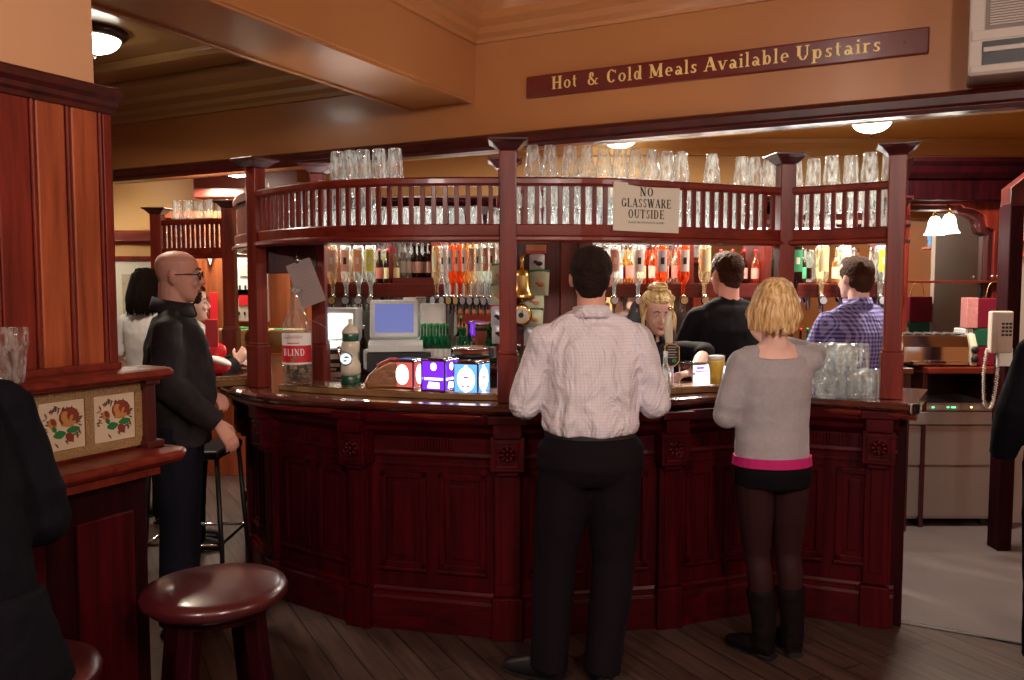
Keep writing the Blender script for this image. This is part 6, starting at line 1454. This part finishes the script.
# 1 ------------------------------------------------ customer in the white shirt
C = {'white': check_cloth('white_checked_shirt', (.80, .78, .86), (.68, .60, .68), 80, .25), 'blue': check_cloth('blue_gingham_shirt', (.34, .32, .60), (.05, .04, .20), 42, .5),
     'grey': plain('grey_marl_knit', (.38, .36, .39), .9, bump=.25, bscale=160, var=.12, vscale=60, sheen=.2), 'pink': plain('hot_pink_jersey', (.5, .006, .16), .8), 'black': plain('black_cloth', (.004, .003, .005), .8, spec=.12), 'tee': plain('black_polo_cloth', (.008, .007, .010), .8, spec=.12, bump=.2, bscale=20),
     'trousers': plain('charcoal_trousers', (.0075, .005, .0075), .85, spec=.12, bump=.2, bscale=12), 'jeans': plain('dark_denim', (.014, .015, .026), .85, spec=.12, bump=.3, bscale=60, var=.3, vscale=8), 'jacket': plain('black_waxed_jacket', (.030, .025, .029), .72, spec=.12, bump=.5, bscale=14, var=.35, vscale=9),
     'tights': plain('sheer_black_tights', (.030, .011, .012), .6, spec=.12), 'boot': plain('black_suede_boots', (.006, .0035, .004), .7, spec=.12, bump=.3, bscale=30), 'cream': plain('white_jersey', (.68, .66, .66), .8), 'navy': plain('navy_coat', (.0035, .003, .006), .85, spec=.12, bump=.3, bscale=30)}
Y1 = 3.40
t, hc, R, s = person('person', 'man in a white checked shirt and dark trousers, back turned, at the bar', (xw(591, Y1), Y1, 0), 0, 1.79, None,
    arms=(((-.265, .02, 1.13), (-.19, .22, 1.10)), ((.265, .02, 1.13), (.19, .22, 1.10))), legs=(((-.135, .02, .50), (-.165, -.02, .09)), ((.10, .01, .50), (.05, -.05, .09))), sk='c', headrot=(-.05, 0, -.08), topm=C['white'], sleeve=(.62, .62), hem=1.015, bottom=C['trousers'], w=1.06, loose=1.6, waist=1.02, bw=1.14, disp=.030, collar=(C['white'], 1.02), footdir=((-.9, .45), (-.2, 1)), belly=.03, face=True, curl=(.9, .9))
short_hair(t, hc, R, s, HR['brown'])
b = MB(); b.tube([(0, .003, 1.0 * s), (0, .003, 1.028 * s)], [(.186 * s, .132 * s), (.184 * s, .130 * s)], seg=28, ref=(0, 1, 0)); b.build('belt', M['black'], t)
# 2 ------------------------------------------------ blonde customer
Y2 = 3.62
t, hc, R, s = person('person', 'blonde woman in grey jumper, black skirt and boots, back turned, at the bar', (xw(775, Y2), Y2, 0), .12, 1.655, None,
    arms=(((-.215, .02, 1.13), (-.10, .22, 1.22)), ((.26, .16, 1.40), (.10, .30, 1.45))), legs=(((-.055, .02, .48), (-.035, -.02, .09)), ((.10, .03, .48), (.115, .0, .09))), sk='b', headrot=(-.1, .06, -.35), topm=C['grey'], sleeve=(.95, .95), hem=.925, bottom=C['black'], skirt=.815, bottomname='skirt', w=.97, loose=1.3, scoop=True, disp=.018, shoes=False, footdir=((-.6, .8), (.1, 1)), curl=(.8, .9), hd=((.6, .5, .5), (-.5, .3, .7)), hn=((0, 0, 1), (0, 1, 0)))
b = MB(); b.tube([(0, .0, .908 * s), (0, .0, .95 * s)], [(.186 * s, .144 * s), (.182 * s, .140 * s)], seg=28, ref=(0, 1, 0)); b.build('pink_vest_hem', C['pink'], t, label='hot pink vest hem')
for i, (kn, an, fd) in enumerate((((-.055, .02, .48), (-.035, -.02, .09), (-.6, .8)), ((.10, .03, .48), (.115, .0, .09), (.1, 1)))):
    kn = Vector(kn) * s; an = Vector(an) * s; hp = Vector(((-.085, .085)[i], -.005, .84)) * s
    b = MB(); b.tube([hp, hp.lerp(kn, .5), kn, kn.lerp(an, .3) + Vector((0, -.014, 0)), an], [.088, .078, .057, .056, .04], seg=14, sub=3); flesh(b, 'tights_leg', C['tights'], t, .008, 2)
    f = Vector((fd[0], fd[1], 0)).normalized(); g0 = Vector((an.x, an.y, 0)); b = MB()
    b.tube([g0 + Vector((0, 0, .05)), g0 + Vector((0, -.003, .15)), kn.lerp(an, .42) + Vector((0, -.008, 0))], [(.05, .05), (.052, .052), (.066, .066)], seg=16, sub=3)
    b.tube([g0 - f * .045 + Vector((0, 0, .045)), g0 + f * .06 + Vector((0, 0, .045)), g0 + f * .15 + Vector((0, 0, .03)), g0 + f * .18 + Vector((0, 0, .026))], [(.038, .042), (.044, .04), (.038, .027), (.024, .02)], seg=14, ref=(0, 0, 1), sub=2)
    flesh(b, 'boot', C['boot'], t, .007, 2, .008, .05)
    b = MB(); b.tube([g0 - f * .055 + Vector((0, 0, .012)), g0 + Vector((0, 0, .012))], [(.035, .012), (.037, .012)], seg=12, ref=(0, 0, 1)); b.tube([g0 + f * .05 + Vector((0, 0, .007)), g0 + f * .17 + Vector((0, 0, .007))], [(.042, .007), (.03, .007)], seg=12, ref=(0, 0, 1)); b.build('boot_sole', M['black'], t)
L_ = []; rr = random.Random(11)
for i in range(150):
    a = rr.uniform(-.1 * PI, 1.1 * PI); top_ = rr.uniform(.02, .118)
    # a: 0 right, PI/2 back, PI left
    x, y = math.cos(a), -math.sin(a)
    rt = math.sqrt(max(0, 1 - (top_ / .125) ** 2)) if top_ > 0 else 1
    end = -.085 - .03 * math.sin(a) + rr.uniform(-.02, .015)
    L_.append(([(x * .085 * rt, -.012 + y * .10 * rt, .036 + top_ * .8), (x * .098, -.012 + y * .115, .02), (x * .112 + rr.uniform(-.01, .01), -.015 + y * .122, -.04), (x * .098 + rr.uniform(-.018, .01), -.018 + y * .108, end)], rr.uniform(.009, .016)))
for i in range(26):
    a = rr.uniform(0, 2 * PI); L_.append(([(0.01, -.02, .128), (math.cos(a) * .05, -.015 + math.sin(a) * .06, .118), (math.cos(a) * .09, -.015 + math.sin(a) * .108, .06)], .013))
locks(t, hc, R, s, HR['blonde'], L_)
# 3 ------------------------------------------------ bald man with glasses
Y3 = 3.95
t, hc, R, s = person('person', 'bald bearded man in glasses and black jacket, standing side on at the left', (xw(176, Y3), Y3, 0), -1.32, 1.80, None,
    arms=(((-.22, .0, 1.12), (-.10, .12, 1.08)), ((.235, .0, 1.15), (.225, .19, .98))), sk='c', headrot=(.0, 0, -.05), topm=C['jacket'], sleeve=(1, 1), hem=.86, topname='jacket', bottom=C['jeans'], bottomname='jeans', w=1.16, loose=1.7, disp=.03, voxel=.0055, belly=.05, collar=(C['jacket'], 1.32), curl=(.6, .45), hn=((0, 0, 1), (.6, .4, .6)), hd=(None, (.05, .55, -.75)), facekw=dict(eye=(.1, .1, .1), brow='mid'), neck_r=.062)
P = lambda x, y, z: hc + R @ (Vector((x, y, z)) * s)
b = MB().smooth()
for sx in (-1, 1):
    pts = [P(sx * .031 + .024 * math.cos(a), .103, .004 + .017 * math.sin(a)) for a in [k * PI / 8 for k in range(17)]]; b.tube(pts, .0026 * s, seg=6)
    b.tube([P(sx * .055, .103, .010), P(sx * .078, .07, .012), P(sx * .083, .0, .008), P(sx * .083, -.02, -.004)], .0026 * s, seg=6)
b.tube([P(-.008, .104, .008), P(.008, .104, .008)], .0025, seg=6); b.build('glasses', M['black'], t)
b = MB(); b.ball(P(0, .084, -.098), [q * s for q in (.028, .022, .028)], R); b.ball(P(0, .094, -.078), [q * s for q in (.02, .012, .014)], R); flesh(b, 'goatee', HR['mid'], t, .005, 2, .006, .02)
# 4 ------------------------------------------------ others at the left
t, hc, R, s = person('person', 'dark haired woman in a white top standing behind the bald man', (xw(147, 5.75), 5.75, 0), -.3, 1.75, None, sk='b', topm=C['cream'], bottom=C['black'], sleeve=(.45, .45), w=.95, headrot=(0, 0, .2))
L_ = []
for i in range(90):
    a = rr.uniform(-.15 * PI, 1.15 * PI); x, y = math.cos(a), -math.sin(a); tp = rr.uniform(.02, .11); rt = math.sqrt(1 - (tp / .125) ** 2)
    L_.append(([(x * .085 * rt, -.012 + y * .10 * rt, .036 + tp * .8), (x * .1, -.012 + y * .115, 0), (x * .115, -.03 + y * .12, -.1), (x * .10 + rr.uniform(-.03, .02), -.04 + y * .10, rr.uniform(-.2, -.15))], rr.uniform(.011, .017)))
locks(t, hc, R, s, HR['black'], L_)
t, hc, R, s = person('person', 'person in a white top mostly hidden behind the end of the panelled partition', (xw(84, 4.7), 4.7, 0), -.8, 1.66, None, sk='b', topm=C['cream'], bottom=C['navy'], sleeve=(.45, .45), w=.95)
short_hair(t, hc, R, s, HR['mid'])
t, hc, R, s = person('person', 'person in dark jacket and pale scarf holding a red carton beside the bald man', (xw(190, 5.15), 5.15, 0), -1.2, 1.64, None, sk='b', topm=C['jacket'], topname='jacket', bottom=C['black'], w=1.0, loose=1.5, arms=(((-.2, .06, 1.13), (-.05, .26, 1.20)), ((.22, .10, 1.13), (.12, .28, 1.24))), hn=((0, 0, 1), (.8, .3, .3)), hd=(None, (-.3, .5, .6)), curl=(.5, .8), facekw=dict(brow='mid'), voxel=.006)
short_hair(t, hc, R, s, HR['mid'])
b = MB(); b.tube([Vector((0, .0, 1.47)) * s, Vector((0, .07, 1.43)) * s, Vector((.03, .12, 1.34)) * s], [(.075, .07), (.06, .04), (.04, .02)], seg=14, ref=(0, 1, 0), sub=3); b.ball(Vector((0, .05, 1.45)) * s, (.07, .055, .045)); flesh(b, 'scarf', C['cream'], t, .008, 2, .02, .04)
red_at = at(212, 333, 4.80)
boxthing('red_carton', 'upright red carton held up by the half hidden person beside the bald man', 'carton', (red_at.x, red_at.y, red_at.z - .08), (.07, .06, .16), M['red'], rz=.3)
# 5 ------------------------------------------------ barmaid
Y5 = 4.62
bl = Vector((xw(648, Y5), Y5 + .06, 0)); brz = PI + .40
def loc5(p):
    q = Matrix.Rotation(-brz, 3, 'Z') @ (Vector(p) - bl); return tuple(q / (1.60 / 1.75))
e5 = loc5(at(705, 352, 4.56)); w5 = loc5(at(692, 373, 4.34)); d5 = tuple(Matrix.Rotation(-brz, 3, 'Z') @ Vector((-.9, -.35, -.1)))
t, hc, R, s = person('person', 'blonde barmaid in a black polo shirt leaning over the bar and looking down', bl, brz, 1.60, None,
    arms=((e5, w5), ((.25, .14, 1.14), (.12, .36, 1.12))), hd=(d5, None), sk='b', headrot=(-.22, 0, -.25), lean=.16, topm=C['tee'], topname='polo_shirt', sleeve=(.62, .45), bottom=C['black'], w=1.06, voxel=.0055, collar=(C['tee'], .95), hem=.93, facekw=dict(lip=(.5, .16, .14), brow='mid'), curl=(.6, .7), hn=((0, .2, 1), (0, .2, 1)), neck_r=.05)
L_ = []
for i in range(120):
    a = rr.uniform(0, 2 * PI); x, y = math.cos(a), math.sin(a)
    z0 = -.03 if y < .3 else .082
    L_.append(([(x * .083, -.01 + y * .098, z0 + rr.uniform(0, .02)), (x * (.092 if y < .3 else .075), -.016 + y * (.106 if y < .3 else .095), .06 if y < .3 else .098), (x * .062, -.02 + y * .07, .122), (rr.uniform(-.02, .02), -.03 + rr.uniform(-.02, .02), .14)], rr.uniform(.008, .012)))
for i in range(34):
    a = rr.uniform(0, 2 * PI); b_ = rr.uniform(0, 2 * PI); q = rr.uniform(.03, .055)
    L_.append(([(q * math.cos(a + k * .9) * 1.0, -.03 + q * math.sin(a + k * .9) * math.cos(b_), .155 + q * .7 * math.sin(a + k * .9) * math.sin(b_)) for k in range(4)], .012))
for k in range(26):
    u_ = rr.uniform(-1, 1); L_.append(([(u_ * .074, .072 - abs(u_) * .04, .062 + rr.uniform(-.008, .012)), (u_ * .085 + rr.uniform(-.02, .02), .06 - abs(u_) * .04, .105), (u_ * .05 + rr.uniform(-.03, .03), .0, .138), (rr.uniform(-.03, .03), -.04, .145)], .010))
for s_ in (-1, 1):
    for k in range(6): L_.append(([(s_ * .078, .03, .04), (s_ * (.09 + k * .003), .045, -.01), (s_ * (.085 + .004 * k), .04 + .004 * k, -.07 - .008 * k)], .006))
locks(t, hc, R, s, HR['pale'], L_, base=((0, -.028, .04), (.085, .098, .088)))
b = MB(); b.box(Vector((.09, .128, 1.31)) * s, (.05, .006, .018)); b.build('name_badge', M['beige'], t)
# 6 ------------------------------------------------ barman in black
Y6 = 4.95
t, hc, R, s = person('person', 'short haired barman in a black shirt, his back turned, between the two customers', (xw(727, Y6), Y6, 0), .25, 1.83, None,
    arms=(((-.25, .10, 1.13), (-.26, .34, 1.16)), ((.22, .08, 1.15), (.14, .28, 1.1))), sk='c', headrot=(-.05, 0, .12), topm=C['tee'], sleeve=(.45, .45), bottom=C['black'], w=1.08, loose=1.5, voxel=.007)
short_hair(t, hc, R, s, HR['mid'])
# 7 ------------------------------------------------ barman in the blue checked shirt
Y7 = 4.86
t, hc, R, s = person('person', 'man in a blue checked shirt behind the bar, his back turned', (xw(856, Y7), Y7, 0), .30, 1.80, None,
    arms=(((-.24, .10, 1.12), (-.12, .30, 1.08)), ((.23, .08, 1.14), (.14, .28, 1.08))), sk='b', headrot=(-.05, 0, .05), topm=C['blue'], sleeve=(.9, .9), bottom=C['trousers'], w=1.12, loose=1.5, collar=(C['blue'], 1.02), voxel=.007, disp=.02)
short_hair(t, hc, R, s, HR['mid'])
# 8 ------------------------------------------------ seated figure in the dark coat, left foreground
t, hc, R, s = person('person', 'person in a dark coat seated on a stool at the tiled counter', (-1.24, 1.76, -.12), 1.1, 1.86, None,
    arms=(((-.25, .04, 1.12), (-.15, .27, 1.12)), ((.25, .04, 1.12), (.15, .27, 1.12))), legs=(((-.12, .42, .93), (-.12, .42, .45)), ((.12, .42, .93), (.12, .42, .45))), sk='b', topm=C['navy'], topname='coat', hem=.82, bottom=C['navy'], w=1.12, loose=1.8, disp=.02, footdir=((0, 1), (0, 1)), shoes=False, lean=.22)
short_hair(t, hc, R, s, HR['brown'])
for sx in (-.12, .12):
    b = MB(); b.tube([Vector((sx, .36, .42)) * s, Vector((sx, .44, .40)) * s, Vector((sx, .54, .38)) * s], [(.045, .05), (.048, .042), (.035, .025)], seg=14, ref=(0, 0, 1), sub=2); flesh(b, 'shoe', M['black'], t, .007, 2)
b = MB(); b.tube([Vector((0, -.02, 1.0)) * s, Vector((0, -.04, .85)) * s, Vector((0, -.05, .62)) * s], [(.21, .15), (.24, .18), (.27, .2)], seg=24, ref=(0, 1, 0), sub=3); flesh(b, 'coat_skirt', C['navy'], t, .01, 3, .03, .12)
# 9 ------------------------------------------------ figure at the right edge
t, hc, R, s = person('person', 'person in a dark jacket cut off by the right edge of the view', (xw(1076, 3.5), 3.5, 0), .1, 1.72, None, sk='b', topm=C['navy'], topname='jacket', bottom=C['black'], w=1.12, loose=1.7, arms=(((-.25, .02, 1.14), (-.22, .12, .92)), ((.25, .05, 1.12), (.22, .2, .98))), footdir=((.9, .4), (.9, .4)), hands=(False, False))
short_hair(t, hc, R, s, HR['brown'])
# ================================================================== lights and camera
def area(name, loc, tgt, size, e, col, shape='DISK'):
    l = bpy.data.lights.new(name, 'AREA'); l.shape = shape; l.size = size; l.energy = e; l.color = col
    o = bpy.data.objects.new(name, l); COL.objects.link(o); o.location = loc
    o.rotation_euler = (Vector(tgt) - Vector(loc)).to_track_quat('-Z', 'Y').to_euler(); return o
WARM = (1, .82, .62)
# lamps of the front room, outside the view
for x, y, z, e in ((-1.3, -.6, 2.75, 130), (1.0, -.9, 2.8, 170), (2.9, .9, 2.7, 60)):
    l = bpy.data.lights.new('front_room_lamp', 'POINT'); l.energy = e; l.color = (1, .88, .80); l.shadow_soft_size = .16
    o = bpy.data.objects.new('front_room_lamp', l); COL.objects.link(o); o.location = (x, y, z)
area('side_bay_lamp', (atz(97, 28, 3.04).x, atz(97, 28, 3.04).y, 2.9), (-3, 4, 0), .25, 30, WARM)
# area lights by the bowl lamps; the last is added to brighten the till
for x, y, z, e in ((xw(620, 7.2), 6.0, 2.9, 130), (xw(860, 6.3), 5.1, 2.9, 60), (-2.6, 7.3, 2.5, 35), (-4.3, 7.0, 2.5, 110), (-.5, 4.9, 2.7, 150)):
    area('servery_lamp_and_fill', (x, y, z), (x, y, 0), .3, e, (1, .88, .70))
w = bpy.data.worlds.new('pub_ambience'); SC.world = w; w.use_nodes = True
w.node_tree.nodes['Background'].inputs[0].default_value = (1, .72, .55, 1); w.node_tree.nodes['Background'].inputs[1].default_value = .06
cam = bpy.data.cameras.new('camera'); co = bpy.data.objects.new('camera', cam); COL.objects.link(co)
co.location = EYE; co.rotation_euler = (PI / 2 - PITCH, 0, 0); cam.sensor_width = 36; cam.lens = F / W * 36; cam.clip_start = .05; cam.clip_end = 60
SC.camera = co
vs_ = SC.view_settings; SC.display_settings.display_device = 'sRGB'
vs_.view_transform = 'Standard'; vs_.look = 'None'; vs_.exposure = 0.25; vs_.gamma = 1; vs_.use_curve_mapping = False
SC.cycles.max_bounces = 10; SC.cycles.transparent_max_bounces = 40; SC.cycles.caustics_reflective = False; SC.cycles.caustics_refractive = False
SC.cycles.sample_clamp_indirect = 4.0
